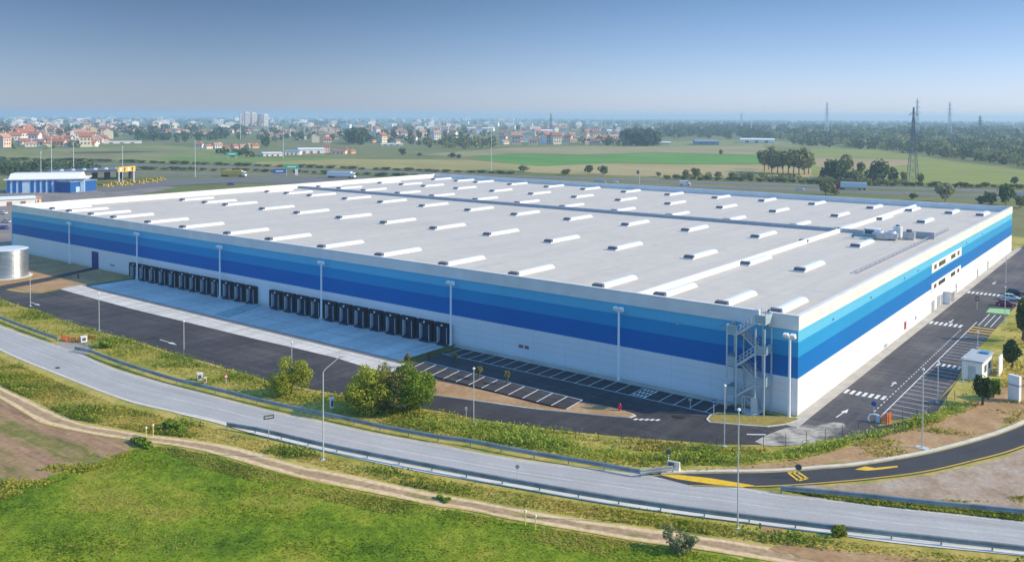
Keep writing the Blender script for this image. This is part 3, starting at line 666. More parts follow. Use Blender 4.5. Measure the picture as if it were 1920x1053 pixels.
# skylights
SKY = [
 [(97,391),(133,395),(172,401),(214,407),(279,416),(347,425),(428,437),(515,447),(605,462),(715,477),(835,494),(965,513),(1125,535),(1238,552),(1355,568),(1455,582)],
 [(300,372),(335,375),(374,380),(417,384),(484,392),(553,399),(632,408),(719,417),(809,428),(913,439),(1028,452),(1151,465),(1291,482),(1395,494),(1500,505)],
 [(465,356),(500,359),(540,362),(583,366),(650,372),(718,378),(797,385),(881,393),(968,401),(1068,410),(1176,420),(1290,430),(1420,442),(1512,450),(1605,460)],
 [(557,347),(593,350),(633,353),(676,357),(742,362),(809,367),(887,374),(969,380),(1053,387),(1150,395),(1255,403),(1362,412),(1487,422),(1575,428)],
 [(683,340),(720,342),(759,345),(800,348),(865,352),(931,357),(1005,362),(1084,368),(1165,374),(1256,381),(1353,388),(1453,395),(1566,404),(1648,410),(1727,416)],
 [(792,333),(826,335),(865,338),(906,340),(970,344),(1033,349),(1105,353),(1180,358),(1256,364),(1343,370),(1434,375),(1528,381),(1633,389),(1707,393),(1779,399),(1837,403)]]
DOME = paint('milky skylight dome', (0.88, 0.89, 0.88), 0.25, 0.03, spec=0.5)
VENT_AND_SHADE = paint('dark louvre', (0.11, 0.115, 0.14), 0.5)  # on the skylights this dark tone also paints the shaded front end
CURB = paint('skylight curb', (0.70, 0.70, 0.71), 0.6)
ROWY = [6.6, 42.5, 78.5, 104.3, 132.6, 161.0]
proto = None
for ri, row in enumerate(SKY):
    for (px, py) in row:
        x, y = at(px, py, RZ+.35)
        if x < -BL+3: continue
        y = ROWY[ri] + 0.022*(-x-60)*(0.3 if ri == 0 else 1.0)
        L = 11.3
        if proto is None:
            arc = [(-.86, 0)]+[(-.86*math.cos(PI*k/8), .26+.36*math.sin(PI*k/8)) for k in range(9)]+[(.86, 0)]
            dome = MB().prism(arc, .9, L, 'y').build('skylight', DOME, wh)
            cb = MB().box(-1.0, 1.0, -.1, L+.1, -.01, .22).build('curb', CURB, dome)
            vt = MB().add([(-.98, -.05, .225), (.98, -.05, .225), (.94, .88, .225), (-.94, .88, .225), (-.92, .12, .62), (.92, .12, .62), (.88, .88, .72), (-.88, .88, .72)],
                          [(3, 2, 1, 0), (4, 5, 6, 7), (0, 1, 5, 4), (1, 2, 6, 5), (2, 3, 7, 6), (3, 0, 4, 7)]).build('vent_and_end_shade', VENT_AND_SHADE, dome)  # vent widened and darkened to take in the shade of the dome end
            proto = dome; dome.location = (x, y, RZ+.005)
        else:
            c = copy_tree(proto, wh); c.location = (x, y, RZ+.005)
# loading docks
DARK = paint('black dock curtain', (0.012, 0.016, 0.028), 0.7, 0.3)
NAVY = paint('dock door navy', (0.020, 0.035, 0.075), 0.5, 0.2)
STEEL = paint('pale dock steel', (0.50, 0.56, 0.62), 0.5)
LAMPW = paint('lamp white', (0.85, 0.85, 0.85), 0.4)
d0 = None
def dock(x):
    global d0
    if d0 is None:
        door = MB().box(-.9, 1.55, -.10, -.02, -.3, 2.9).build('dock_door', NAVY, wh)
        cur = MB().box(-1.72, -1.05, -.75, -.004, -.05, 3.35).box(-1.05, 1.3, -.75, -.004, 2.72, 3.35).box(1.3, 1.78, -.75, -.004, -.05, 3.35).build('curtain', DARK, door)
        MB().box(-.98, -.86, -.80, -.12, -.2, 2.7).build('jamb', STEEL, door)
        MB().box(1.16, 1.26, -.80, -.12, -.2, 2.7).build('jamb', STEEL, door)
        MB().box(-.8, -.45, -.5, -.12, -.34, .1).box(.7, 1.05, -.5, -.12, -.34, .1).build('bumper', DARK, door)
        MB().box(-.75, 1.2, -1.15, -.13, -.32, -.02).build('leveller', NAVY, door)
        MB().cyl((.15, -.9, 3.05), (.15, -.75, 3.05), .17, .17, 8).build('dock_lamp', LAMPW, door)
        d0 = door; door.location = (x, 0, 0)
    else:
        c = copy_tree(d0, wh); c.location = (x, 0, 0)
for k in range(12): dock(-159.0+k*4.11-.1)
for k in range(12): dock(-105.6+k*4.085-.15)
MB().box(-179.7, -176.5, -.07, -.003, .0, 4.2).build('door', paint('navy steel door', (0.01, 0.05, 0.22), 0.45), wh)
MB().box(-44.9, -44.0, -.05, -.003, 1.7, 2.2).box(-43.7, -42.9, -.05, -.003, 1.7, 2.2).build('wall_sign', paint('faded red plate', (0.32, 0.13, 0.16), 0.6), wh)
MB().box(-170.8, -168.8, -.06, -.003, 1.4, 1.9).build('vent_grille', paint('grey louvre', (0.30, 0.38, 0.48), 0.6), wh)
# right face: office windows
PANEL = paint('white window surround', (0.86, 0.85, 0.83), 0.5, 0.04)
GLASS = paint('dark window glass', (0.035, 0.04, 0.05), 0.08, 0.1, spec=0.6)
GLASSR = paint('reddish blind glass', (0.16, 0.07, 0.055), 0.3, 0.2)
for z0, z1, ya, yb in ((8.0, 9.8, 75.2, 104.3), (4.2, 5.9, 75.2, 103.8)):
    fr = MB().box(.003, .10, ya, yb, z0, z1).build('window_band', PANEL, wh)
    for (y0, y1, mt) in ((77.3, 79.4, GLASSR), (81.4, 84.4, GLASS), (84.6, 87.6, GLASS), (93.2, 95.4, GLASS), (95.6, 97.6, GLASS), (99.9, 101.9, GLASSR if z0 > 5 else GLASS)):
        MB().box(.103, .13, y0, y1, z0+.5, z1-.4).build('window', mt, fr)
ENT = paint('grey door leaf', (0.36, 0.37, 0.38), 0.5)
for (y0, y1, z1) in ((76, 78.2, 2.3), (81, 83.6, 2.5), (84.6, 85.8, 2.3), (92.5, 94.2, 2.3), (99, 100.2, 2.3), (124, 125.2, 2.2), (138, 139.2, 2.2)):
    MB().box(.003, .07, y0, y1, .14, z1).build('door', ENT, wh)
MB().box(.003, 1.5, 86.5, 91.5, 2.5, 2.75).box(.003, 1.3, 86.7, 86.9, .14, 2.5).box(.003, 1.3, 91.1, 91.3, .14, 2.5).build('porch', PANEL, wh)
MB().box(.003, .12, 54.6, 55.5, .9, 2.2).build('hose_cabinet', paint('red cabinet', (0.45, 0.04, 0.05), 0.5), wh)
MB().box(.003, .10, 62.6, 63.2, 1.2, 1.8).build('vent_grille', paint('grey louvre', (0.30, 0.38, 0.48), 0.6), wh)
MB().box(.003, .10, 41.5, 43.0, .4, .8).build('vent_grille', paint('grey louvre', (0.30, 0.38, 0.48), 0.6), wh)
for y in (14, 33, 54, 64, 110, 130):
    MB().box(.003, .18, y, y+.35, 10.0, 10.25).build('wall_lamp', paint('grey louvre', (0.30, 0.38, 0.48), 0.6), wh)
MB().box(-10.6, -10.2, -.14, -.004, 10.3, 10.5).box(-17.2, -16.8, -.14, -.004, 9.4, 9.8).build('wall_lamp', paint('grey louvre', (0.30, 0.38, 0.48), 0.6), wh)

# rooftop plant
def plant_unit(name, loc, rz, label, cat, builder):
    e = empty(name, loc, rz, label, cat); builder(e); return e
GALV = paint('galvanised steel', (0.50, 0.52, 0.54), 0.4, 0.15, 1.0, metal=0.5)
HVW = paint('plant white', (0.78, 0.79, 0.80), 0.45)
def cooling(e):
    MB().box(-2.6, 2.6, -1.2, 1.2, .35, 1.5).build('casing', GALV, e, bevel=.05)
    for x in (-1.3, 1.3):
        f = MB().cyl((x, 0, 1.5), (x, 0, 2.0), 1.0, .9, 16, False).build('fan_shroud', HVW, e)
        MB().cyl((x, 0, 1.52), (x, 0, 1.6), .8, .8, 12).build('fan', VENT_AND_SHADE, f)
    for x in (-2.2, 2.2): MB().box(x-.1, x+.1, -1.1, 1.1, 0, .35).build('foot', RGREY, e)
plant_unit('rooftop_chiller', (-13.6, 94.5, RZ), R(8), 'grey rooftop chiller with two fan shrouds beside the dark roof upstand', 'chiller', cooling)
def tank(e):
    MB().cyl((0, 0, .3), (0, 0, 2.6), 1.0, 1.0, 16).build('drum', HVW, e, smooth=False)
    MB().cyl((0, 0, 2.6), (0, 0, 2.9), .5, .4, 12).build('cap', VENT_AND_SHADE, e)
    MB().box(-.8, .8, -.8, .8, 0, .3).build('foot', RGREY, e)
plant_unit('exhaust_fan', (-12.2, 99.5, RZ), 0, 'white drum shaped exhaust fan behind the rooftop chiller', 'exhaust fan', tank)
def ahu(e):
    MB().box(-1.6, 1.6, -1, 1, .2, 1.9).build('casing', HVW, e, bevel=.06)
    MB().box(-1.3, 1.3, -1.05, -1.003, .5, 1.6).build('louvre', VENT_AND_SHADE, e)
    MB().box(1.6, 2.9, -.4, .4, .6, 1.4).build('duct', GALV, e)
    MB().box(-1.5, 1.5, -.9, .9, 0, .2).build('foot', RGREY, e)
plant_unit('air_handling_unit', (-17.2, 97.6, RZ), R(-6), 'white air handling unit with dark louvre, left end of the rooftop plant', 'air unit', ahu)
def ahu2(e):
    MB().box(-1.2, 1.2, -.8, .8, .2, 1.7).build('casing', GALV, e, bevel=.05)
    MB().cyl((0, 0, 1.7), (0, 0, 2.2), .6, .6, 14).build('fan_shroud', VENT_AND_SHADE, e)
    MB().box(-1.1, 1.1, -.7, .7, 0, .2).build('foot', RGREY, e)
plant_unit('condenser', (-9.4, 98.0, RZ), 0, 'small grey condenser with dark fan ring, right end of rooftop plant', 'condenser', ahu2)
def scr(e):
    MB().box(-2.6, 2.6, -.05, .05, 0, 1.5).build('panel', RGREY, e)
    for x in (-2.4, 0, 2.4): MB().box(x-.06, x+.06, .05, .17, 0, 1.5).build('post', GALV, e)
plant_unit('plant_screen', (-7.6, 101.5, RZ), R(4), 'dark grey screen panel standing right of the rooftop condenser', 'screen', scr)
def duct(e):
    MB().tube([(-2.4, 0, .2), (-2.4, 0, .9), (2.2, .4, .9), (2.2, .4, .2)], .28, 10).build('pipe', paint('teal pipe', (0.14, 0.30, 0.36), 0.5), e)
plant_unit('roof_duct', (-17.5, 92.2, RZ), R(4), 'low teal pipe loop on the roof in front of air unit', 'duct', duct)

# ------------------------------------------------------------------ outside stair at the near corner
stair = empty('external_staircase', (0, 0, 0), 0, 'galvanised zigzag fire escape stair on the near corner of the warehouse', 'staircase')
STG = paint('stair galvanised', (0.56, 0.62, 0.66), 0.45, 0.12, 1.5, metal=0.2)
STM = paint('stair mesh infill', (0.30, 0.42, 0.46), 0.55, 0.15)
Y0_, Y1_ = -2.75, -.25
for x, y in ((-8.5, Y0_), (-8.5, Y1_), (-7.2, Y0_), (-7.2, Y1_), (-4.6, Y0_), (-4.6, Y1_), (-3.4, Y0_), (-3.4, Y1_)):
    MB().bar((x, y, .0), (x, y, 11.3 if x > -5 or x < -8 else 10.6), .17).build('post', STG, stair)
lev = [(.1, 'r'), (2.0, 'l'), (3.9, 'r'), (6.0, 'l'), (8.0, 'r'), (10.1, 'l'), (12.0, 'r')]
for i, (z, sd) in enumerate(lev):
    if i == 0: continue
    x0, x1 = (-8.6, -7.2) if sd == 'l' else (-4.7, -3.3)
    ld = MB().box(x0, x1, Y0_, Y1_, z-.12, z).build('landing', STG, stair)
    xo = x0 if sd == 'l' else x1
    r_ = MB()
    for h in (.35, .7, 1.05):
        r_.bar((x0, Y0_, z+h), (x1, Y0_, z+h), .06).bar((xo, Y0_, z+h), (xo, Y1_, z+h), .06)
    r_.build('railing', STG, ld)
    MB().box(x0, x1, Y0_-.02, Y0_+.01, z+.02, z+1.0).box(xo-.015, xo+.015, Y0_+.02, Y1_, z+.02, z+1.0).build('mesh_panel', STM, ld)
for (za, sa), (zb, sb) in zip(lev[:-1], lev[1:]):
    xa, xb = (-4.7, -7.2) if sa == 'r' else (-7.2, -4.7)
    yy = (Y0_+.05, Y0_+1.15) if sa == 'l' else (Y1_-1.15, Y1_-.05)
    fl = MB(); n = 10
    for k in range(n):
        t0, t1 = k/n, (k+1)/n; z = za+(zb-za)*t1
        fl.box(min(xa+(xb-xa)*t0, xa+(xb-xa)*t1), max(xa+(xb-xa)*t0, xa+(xb-xa)*t1), yy[0]+.06, yy[1]-.06, z-.06, z-.01)
    for y in yy: fl.bar((xa, y, za-.05), (xb, y, zb-.05), .08, .26)
    f = fl.build('flight', STG, stair)
    hr = MB()
    for y in yy:
        for h in (.55, 1.0): hr.bar((xa, y, za+h), (xb, y, zb+h), .06)
        for k in range(6):
            t = k/5; hr.bar((xa+(xb-xa)*t, y, za+(zb-za)*t), (xa+(xb-xa)*t, y, za+(zb-za)*t+1.0), .045)
    hr.build('handrail', STG, f)
gt = MB()
for x in (-6.2, -5.9, -5.0, -4.2):
    gt.bar((x, -3.0, .15), (x, -3.0, 2.3), .09)
gt.box(-5.0, -4.2, -3.03, -2.99, .3, 2.2).bar((-6.2, -3.0, 2.3), (-4.2, -3.0, 2.3), .09)
gt.build('gate', STG, stair)
MB().box(-5.15, -3.95, -.9, .5, 11.86, 12.0).bar((-5.1, -.85, 12), (-5.1, -.85, 13.4), .08).bar((-4.0, -.85, 12), (-4.0, -.85, 13.4), .08).bar((-5.1, .6, 12), (-5.1, .6, 13.6), .08).bar((-4.0, .6, 12), (-4.0, .6, 13.6), .08).bar((-5.1, -.85, 13.3), (-5.1, .6, 13.5), .07).bar((-4, -.85, 13.3), (-4, .6, 13.5), .07).build('roof_bridge', STG, stair)

# ------------------------------------------------------------------ tall floodlight posts along the front wall
POLE = paint('pale painted pole', (0.90, 0.91, 0.92), 0.35, 0.03)
fl0 = None
FL_LAB = ['pale floodlight post left of the navy door at the far end of wall', 'pale floodlight post at the left end of the first dock row',
          'pale floodlight post near the right end of the far dock row', 'pale floodlight post standing in the middle of the nearer dock row',
          'pale floodlight post at the right end of the dock doors', 'pale floodlight post by the shaded parking bays on blank wall',
          'pale floodlight post at the near corner right of the staircase']
for (x, zt), lab in zip(((-189.4, 10.6), (-156.8, 10.8), (-123.9, 10.7), (-91.3, 10.7), (-58.5, 10.7), (-26.0, 10.7), (-.75, 10.7)), FL_LAB):
    if fl0 is None:
        e = empty('floodlight_post', (0, 0, 0), 0, lab, 'floodlight', 'floodlight posts along the front wall')
        MB().cyl((0, 0, 0), (0, 0, 10.3), .20, .15, 12).build('pole', POLE, e)
        MB().box(-.3, .3, -.3, .3, -.35, .12).build('base', STEEL, e)
        MB().bar((-.65, 0, 10.25), (.65, 0, 10.25), .12).build('crossarm', POLE, e)
        for s in (-.45, .45):
            h = MB().add([(s-.34, -.25, 10.32), (s+.34, -.25, 10.32), (s+.34, .2, 10.32), (s-.34, .2, 10.32), (s-.3, -.55, 10.75), (s+.3, -.55, 10.75), (s+.3, .05, 10.9), (s-.3, .05, 10.9)],
                         [(3, 2, 1, 0), (4, 5, 6, 7), (0, 1, 5, 4), (1, 2, 6, 5), (2, 3, 7, 6), (3, 0, 4, 7)])
            h.build('lamp_head', POLE, e)
        fl0 = e; c = e
    else:
        c = copy_tree(fl0); c['label'] = lab
    c.location = (x, -.95, -.0 if x > -58 or x < -159 else -.02)

# ================================================================== VEGETATION
def leaf_quads(c, size, flat=0.0, up=None):
    """random quads at the points c"""
    n = len(c); a = rng.normal(size=(n, 3)); a /= np.linalg.norm(a, axis=1)[:, None]
    if up is not None: a = a*(1-flat)+up*flat; a /= np.linalg.norm(a, axis=1)[:, None]
    b = np.cross(a, rng.normal(size=(n, 3))); b /= np.linalg.norm(b, axis=1)[:, None]
    d = np.cross(a, b); s = (size*(0.6+0.8*rng.random(n)))[:, None] if np.isscalar(size) else (size*(0.6+0.8*rng.random(n)))[:, None]
    b = b*s; d = d*s*0.7
    return np.stack([c-b-d, c+b-d*0.6, c+b*0.8+d, c-b*0.7+d*1.1], 1)
def crown(n, R3, lobes=7, size=0.3, base=0.0, spread=0.55, lr=0.5, shell=0.60):
    """leaf cards on a cluster of uneven lobes filling an ellipsoid"""
    R3 = np.array(R3, float); pts = []; ups = []
    cs = rng.normal(size=(lobes, 3)); cs /= np.linalg.norm(cs, axis=1)[:, None]; cs *= (rng.random(lobes)**0.4*spread)[:, None]
    rs = lr*(0.65+0.6*rng.random(lobes))
    w = rs**2/np.sum(rs**2)
    for c, r, k in zip(cs, rs, w):
        m = int(n*k)+1; u = rng.normal(size=(m, 3)); u /= np.linalg.norm(u, axis=1)[:, None]
        rr = r*(shell+(1.05-shell)*rng.random(m)**0.6)*(1+.35*(rng.random(m) > .9)*rng.random(m))
        pts.append(c+u*rr[:, None]); ups.append(u)
    p = np.concatenate(pts)*R3; u = np.concatenate(ups)
    p[:, 2] += R3[2]*0.95+base
    keep = p[:, 2] > base*0.6
    return leaf_quads(p[keep], size, 0.45, u[keep])
def trunk(h, r, parent, mat, limbs=3, spread=1.5):
    m = MB(); m.cyl((0, 0, -.1), (.1, .05, h*.55), r, r*.7, 8).cyl((.1, .05, h*.55), (0, .1, h), r*.7, r*.35, 8)
    for k in range(limbs):
        a = 2*PI*k/limbs+rnd.random(); m.cyl((.08, .05, h*.5), (math.cos(a)*spread, math.sin(a)*spread, h*(.95+.3*rnd.random())), r*.45, r*.15, 6)
    return m.build('trunk', mat, parent)
BARK = paint('bark', (0.13, 0.10, 0.07), 0.9, 0.3, 2.0)
L_YEL = leaf_mat('yellow green leaves', [(0.13, 0.18, 0.015), (0.31, 0.36, 0.03), (0.55, 0.54, 0.07)], 0.3, 0.5)
L_OLI = leaf_mat('olive brown leaves', [(0.12, 0.13, 0.03), (0.24, 0.24, 0.06), (0.38, 0.33, 0.11)], 0.25, 0.5)
L_GRN = leaf_mat('fresh green leaves', [(0.08, 0.15, 0.014), (0.20, 0.32, 0.026), (0.42, 0.50, 0.06)], 0.4, 0.5)
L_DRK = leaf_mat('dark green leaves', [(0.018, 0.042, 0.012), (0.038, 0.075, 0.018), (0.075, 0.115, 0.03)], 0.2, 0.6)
L_FAR = leaf_mat('distant tree leaves', [(0.050, 0.095, 0.035), (0.10, 0.155, 0.05), (0.19, 0.23, 0.075)], 0.2, 0.12)
L_FAR2 = leaf_mat('distant pale leaves', [(0.12, 0.14, 0.05), (0.21, 0.225, 0.075), (0.33, 0.32, 0.115)], 0.2, 0.12)
L_WOOD = leaf_mat('wood leaves', [(0.025, 0.058, 0.030), (0.055, 0.10, 0.042), (0.11, 0.155, 0.06)], 0.2, 0.02)
L_GREY = leaf_mat('grey green leaves', [(0.16, 0.19, 0.09), (0.29, 0.32, 0.16), (0.42, 0.44, 0.24)], 0.45, 0.3)
GRASS = tuft_mat('grass tufts', S_ME, 0.10)
DRYG = tuft_mat('dry grass tufts', S_DR, 0.13)
WEED = tuft_mat('weeds', S_WE, 0.16)

def patchy(P, scale, thr, seed=0.0):
    """keep points where a cheap wavy field is above thr"""
    f = np.sin(P[:, 0]*scale+seed)+np.sin(P[:, 1]*scale*1.3+seed*2)+np.sin((P[:, 0]+P[:, 1])*scale*.7+seed*3)+np.sin((P[:, 0]-P[:, 1]*1.4)*scale*1.9)
    return P[f+rng.normal(size=len(P))*.7 > thr]
def stuff(name, V, k, mat, label, cat):
    return tag(np_mesh(name, V, k, mat), label, cat, kind='stuff')
def mats_(P, size, z0, z1, flat=.7):
    """low leaf clumps lying mostly open to the sky"""
    n = len(P); c = np.c_[P, z0+(z1-z0)*rng.random(n)**1.6]; up = np.tile([0., 0., 1.], (n, 1))
    return leaf_quads(c, size, flat, up)
P = scatter(MEADOW, 24000)
stuff('meadow_grass', mats_(P, .08, .05, .08, .88), 4, GRASS, 'bright green uneven meadow grass in the foreground field', 'grass')
P = patchy(scatter(MEADOW, 30000), .33, 1.3, 1.0)
stuff('meadow_grass', mats_(P, .09, .06, .16, .75), 4, GRASS, 'taller green clumps standing out of the foreground meadow', 'grass')
Q = patchy(scatter(ats([(-60, 930), (0, 905), (75, 880), (175, 850), (237, 832), (262, 836), (237, 860), (175, 882), (75, 915), (0, 938), (-60, 965)]), 9000), .5, .4, 3.0)
stuff('weeds', mats_(Q, .11, .05, .32, .6), 4, WEED, 'ragged weeds along the edge of ploughed soil and meadow', 'weeds')
Q = patchy(scatter(MEADOW, 16000), .22, 1.5, 4.0)
stuff('dry_grass', mats_(Q, .08, .06, .15, .75), 4, DRYG, 'yellowing dry stalks scattered through the foreground meadow', 'grass')
Q = patchy(scatter(ats([(290, 838), (345, 842), (425, 862), (480, 878), (580, 902), (705, 930), (805, 950), (960, 980), (1085, 1000), (1310, 1036), (1440, 1058), (1200, 1060), (960, 1010), (705, 960), (480, 905), (340, 865)]), 12000), .3, .2, 2.0)
stuff('dry_grass', mats_(Q, .085, .06, .18, .75), 4, DRYG, 'dry yellow fringe of grass along the meadow side of track', 'grass')
VERGE_S = ats([(-60, 640), (0, 668), (100, 712), (150, 733), (250, 768), (400, 803), (480, 823), (605, 855), (805, 897), (960, 922), (1110, 948), (1260, 971), (1385, 988), (1565, 1012), (1690, 1029), (1940, 1055), (1940, 1090), (1700, 1055), (1440, 1018), (1335, 1003), (1210, 986), (1085, 969), (960, 947), (830, 924), (655, 887), (480, 845), (375, 824), (270, 811), (137, 786), (0, 720), (-60, 688)])
P = scatter(VERGE_S, 30000)
stuff('verge_grass', np.concatenate([mats_(P[:14000], .09, .04, .14, .8), mats_(patchy(P[14000:], .3, .9, 2.0), .10, .05, .28, .65)]), 4, DRYG, 'rough dry grass between the old road and the dirt track', 'grass')
P = patchy(scatter(VERGE_S, 24000), .26, 1.0, 1.0)
stuff('weeds', mats_(P, .11, .06, .38, .6), 4, WEED, 'green weeds growing in the verge below the old road', 'weeds')
P = patchy(scatter(VERGE_S, 30000), .42, 1.5, 7.0)
DGW = leaf_mat('dark weeds', [(0.13, 0.19, 0.022), (0.25, 0.34, 0.04), (0.44, 0.50, 0.08)], 0.5, 0.3)
stuff('weeds', mats_(P, .12, .06, .7, .45), 4, DGW, 'darker green weed clumps below the old road', 'weeds')
VERGE_N = ats([(-60, 560), (0, 562), (50, 578), (125, 603), (180, 622), (250, 640), (325, 664), (400, 685), (505, 717), (630, 740), (720, 757), (825, 773), (900, 788), (1000, 802), (1080, 812), (1192, 828), (1305, 838), (1440, 846), (1540, 836), (1620, 815), (1700, 793), (1790, 760), (1820, 770), (1720, 806), (1620, 830), (1500, 864), (1380, 874), (1270, 872), (1225, 878), (1135, 868), (1060, 858), (960, 843), (830, 816), (755, 801), (680, 788), (610, 772), (530, 756), (480, 744), (375, 716), (300, 696), (250, 682), (170, 652), (100, 634), (60, 615), (0, 590), (-60, 570)])
P = scatter(VERGE_N, 36000)
VG = tuft_mat('verge grass', S_WE, 0.16)
stuff('verge_grass', np.concatenate([mats_(P[:16000], .10, .04, .18, .8), mats_(patchy(P[16000:], .28, .9, 3.0), .12, .06, .6, .5)]), 4, VG, 'tall rough grass on the strip between the old road and the lot', 'grass')
P = patchy(scatter(VERGE_N, 30000), .38, 1.6, 9.0)
stuff('weeds', mats_(P, .12, .06, .8, .45), 4, DGW, 'darker green weed clumps between the old road and lot', 'weeds')
BELT = ats([(780, 790), (900, 795), (1000, 808), (1080, 835), (1200, 850), (1305, 848), (1440, 848), (1540, 836), (1620, 815), (1700, 795), (1790, 762), (1815, 770), (1720, 800), (1620, 826), (1500, 858), (1380, 868), (1270, 866), (1180, 862), (1060, 850), (960, 836), (850, 815)])
P = scatter(BELT, 14000)
BW_ = leaf_mat('lush weeds', [(0.12, 0.20, 0.02), (0.27, 0.40, 0.045), (0.54, 0.58, 0.11)], 0.5, 0.3)
stuff('weeds', np.concatenate([mats_(P[:6000], .11, .05, .35, .6), mats_(patchy(P[6000:], .4, .5, 5.0), .12, .1, .95, .45)]), 4, BW_, 'lush green weeds along the wire fence beside the lot', 'weeds')
P = scatter(ats([(1080, 812), (1305, 834), (1440, 842), (1440, 848), (1300, 848), (1200, 846), (1085, 832)]), 2500)
stuff('dry_grass', mats_(patchy(P, .5, .3), .14, .05, .3, .5), 4, DRYG, 'dry straw grass on the soil edge below the lot', 'grass')
P = patchy(scatter(ats([(1240, 885), (1465, 884), (1620, 866), (1740, 843), (1840, 817), (1930, 780), (1930, 690), (1850, 740), (1790, 775), (1720, 800), (1620, 828), (1500, 862), (1380, 876)]), 9000), .5, 1.6, 2.0)
stuff('dry_grass', mats_(P, .13, .05, .3, .5), 4, DRYG, 'sparse dry grass on the orange soil by the side road', 'grass')
P = scatter(ats([(1465, 919), (1560, 928), (1640, 938), (1790, 953), (1920, 967), (1920, 978), (1790, 963), (1640, 948), (1560, 937)]), 5000)
stuff('verge_grass', mats_(P, .12, .05, .25), 4, WEED, 'narrow grass strip beneath the right hand guardrail', 'grass')
P = scatter(ats([(1600, 940), (1920, 950), (1920, 930), (1840, 938), (1700, 940)]), 1500)
stuff('dry_grass', mats_(patchy(P, .5, .4), .13, .05, .25), 4, DRYG, 'dry tufts on the pinkish gravel beside the right guardrail', 'grass')
P = scatter(ats([(1820, 770), (1950, 690), (1950, 560), (1890, 610), (1850, 660), (1800, 740)]), 6000)
stuff('dry_grass', mats_(patchy(P, .35, .2), .16, .05, .5, .5), 4, DRYG, 'rough dry grass on the bank beside the right car park', 'grass')

def shrub(name, pos, R3, mat, label, cat, n=2600, size=.17, lobes=10, th=None, group=None, spread=.82, lr=.30):
    lobes = int(lobes*2.2)
    e = empty(name, (pos[0], pos[1], 0), 0, label, cat, group)
    o = np_mesh('crown', crown(n, R3, lobes, size, base=th or .1, spread=spread, lr=lr), 4, mat, e)
    trunk((th or .8)+R3[2]*.8, .09+.03*R3[2], e, BARK, 4, R3[0]*.5)
    return e
# the large roadside shrubs, photo height ~ 100 px
shrub('shrub', at(697, 772), (3.8, 3.4, 3.1), L_YEL, 'tall yellow green shrub, left of the big clump by the old road', 'shrub', 15000, .095, 16)
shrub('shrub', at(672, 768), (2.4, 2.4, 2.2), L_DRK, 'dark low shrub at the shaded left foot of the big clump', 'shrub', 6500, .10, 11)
shrub('shrub', at(737, 772), (3.2, 3.0, 3.2), L_OLI, 'olive brown shrub in the middle of the big roadside clump', 'shrub', 10000, .09, 14)
shrub('shrub', at(768, 773), (3.7, 3.3, 3.1), L_GRN, 'fresh green shrub on the right of the big roadside clump', 'shrub', 14500, .095, 16)
shrub('shrub', at(545, 740), (3.0, 2.8, 2.5), L_YEL, 'rounded olive shrub on its own left of the big clump', 'shrub', 10000, .085, 14)
shrub('shrub', at(1275, 1034), (1.9, 1.3, 1.2), L_GREY, 'loose grey green bush beside the dirt track near the bottom', 'bush', 900, .10, 8, .1)
shrub('bush', at(832, 938), (.9, .5, .2), L_GRN, 'low green tuft growing between the two ruts of dirt track', 'bush', 320, .12, 4, .05)
shrub('bush', at(205, 650), (1.9, 1.5, .8), L_GRN, 'low green bush on the verge behind the orange netting', 'bush', 900, .15, 6, .05)
shrub('bush', at(320, 806), (2.6, 1.5, .5), L_GRN, 'dark low bush in the verge above the farm track bend', 'bush', 800, .14, 6, .05)
shrub('bush', at(1572, 1006), (.8, .7, .6), L_YEL, 'small yellow green bush poking through the lower guardrail', 'bush', 700, .12, 5, .05)
shrub('bush', at(270, 834), (2.4, 1.2, .35), L_GRN, 'low green bush at the corner of meadow and ploughed field', 'bush', 700, .13, 5, .05)
# trees on the right bank
def tree(name, pos, h, w, mat, label, cat='tree', n=2200, size=.3, th=.28, lobes=9, group=None):
    e = empty(name, (pos[0], pos[1], 0), 0, label, cat, group)
    np_mesh('crown', crown(n, (w/2, w/2, h*(1-th)/2), lobes, size, base=h*th, spread=.6, lr=.5), 4, mat, e)
    trunk(h*.6, .05*h**.8+.03, e, BARK, 4, w*.25)
    return e
tree('tree', at(1897, 694), 4.9, 2.9, L_DRK, 'dark young tree standing behind the white cabin on the bank', n=1700, size=.17, th=.2)
tree('conifer', at(1842, 759), 4.6, 2.4, L_DRK, 'dark narrow evergreen in front of the white cabin', n=1900, size=.15, th=.05)
tree('tree', at(1918, 640), 7.5, 2.6, L_DRK, 'tall dark tree cut by the right edge beside parked cars', n=1900, size=.18, th=.2)
tree('tree', at(1862, 745), 2.8, 2.0, L_GRN, 'light green bushy tree just right of the narrow evergreen', n=1000, size=.15, th=.08)
SAP = [((853, 684), 'thin sapling beside the dark red hydrant at the yard corner'), ((950, 722), 'thin sapling at the shaded end of the sunlit bays'),
       ((897, 712), 'thin sapling between the sunlit and shaded parking rows'), ((762, 690), 'thin sapling left of the sunlit bays near concrete apron')]
for p_, lb in SAP:
    tree('sapling', at(*p_), 2.3, 1.1, L_OLI, lb, n=220, size=.11, th=.35, lobes=4)

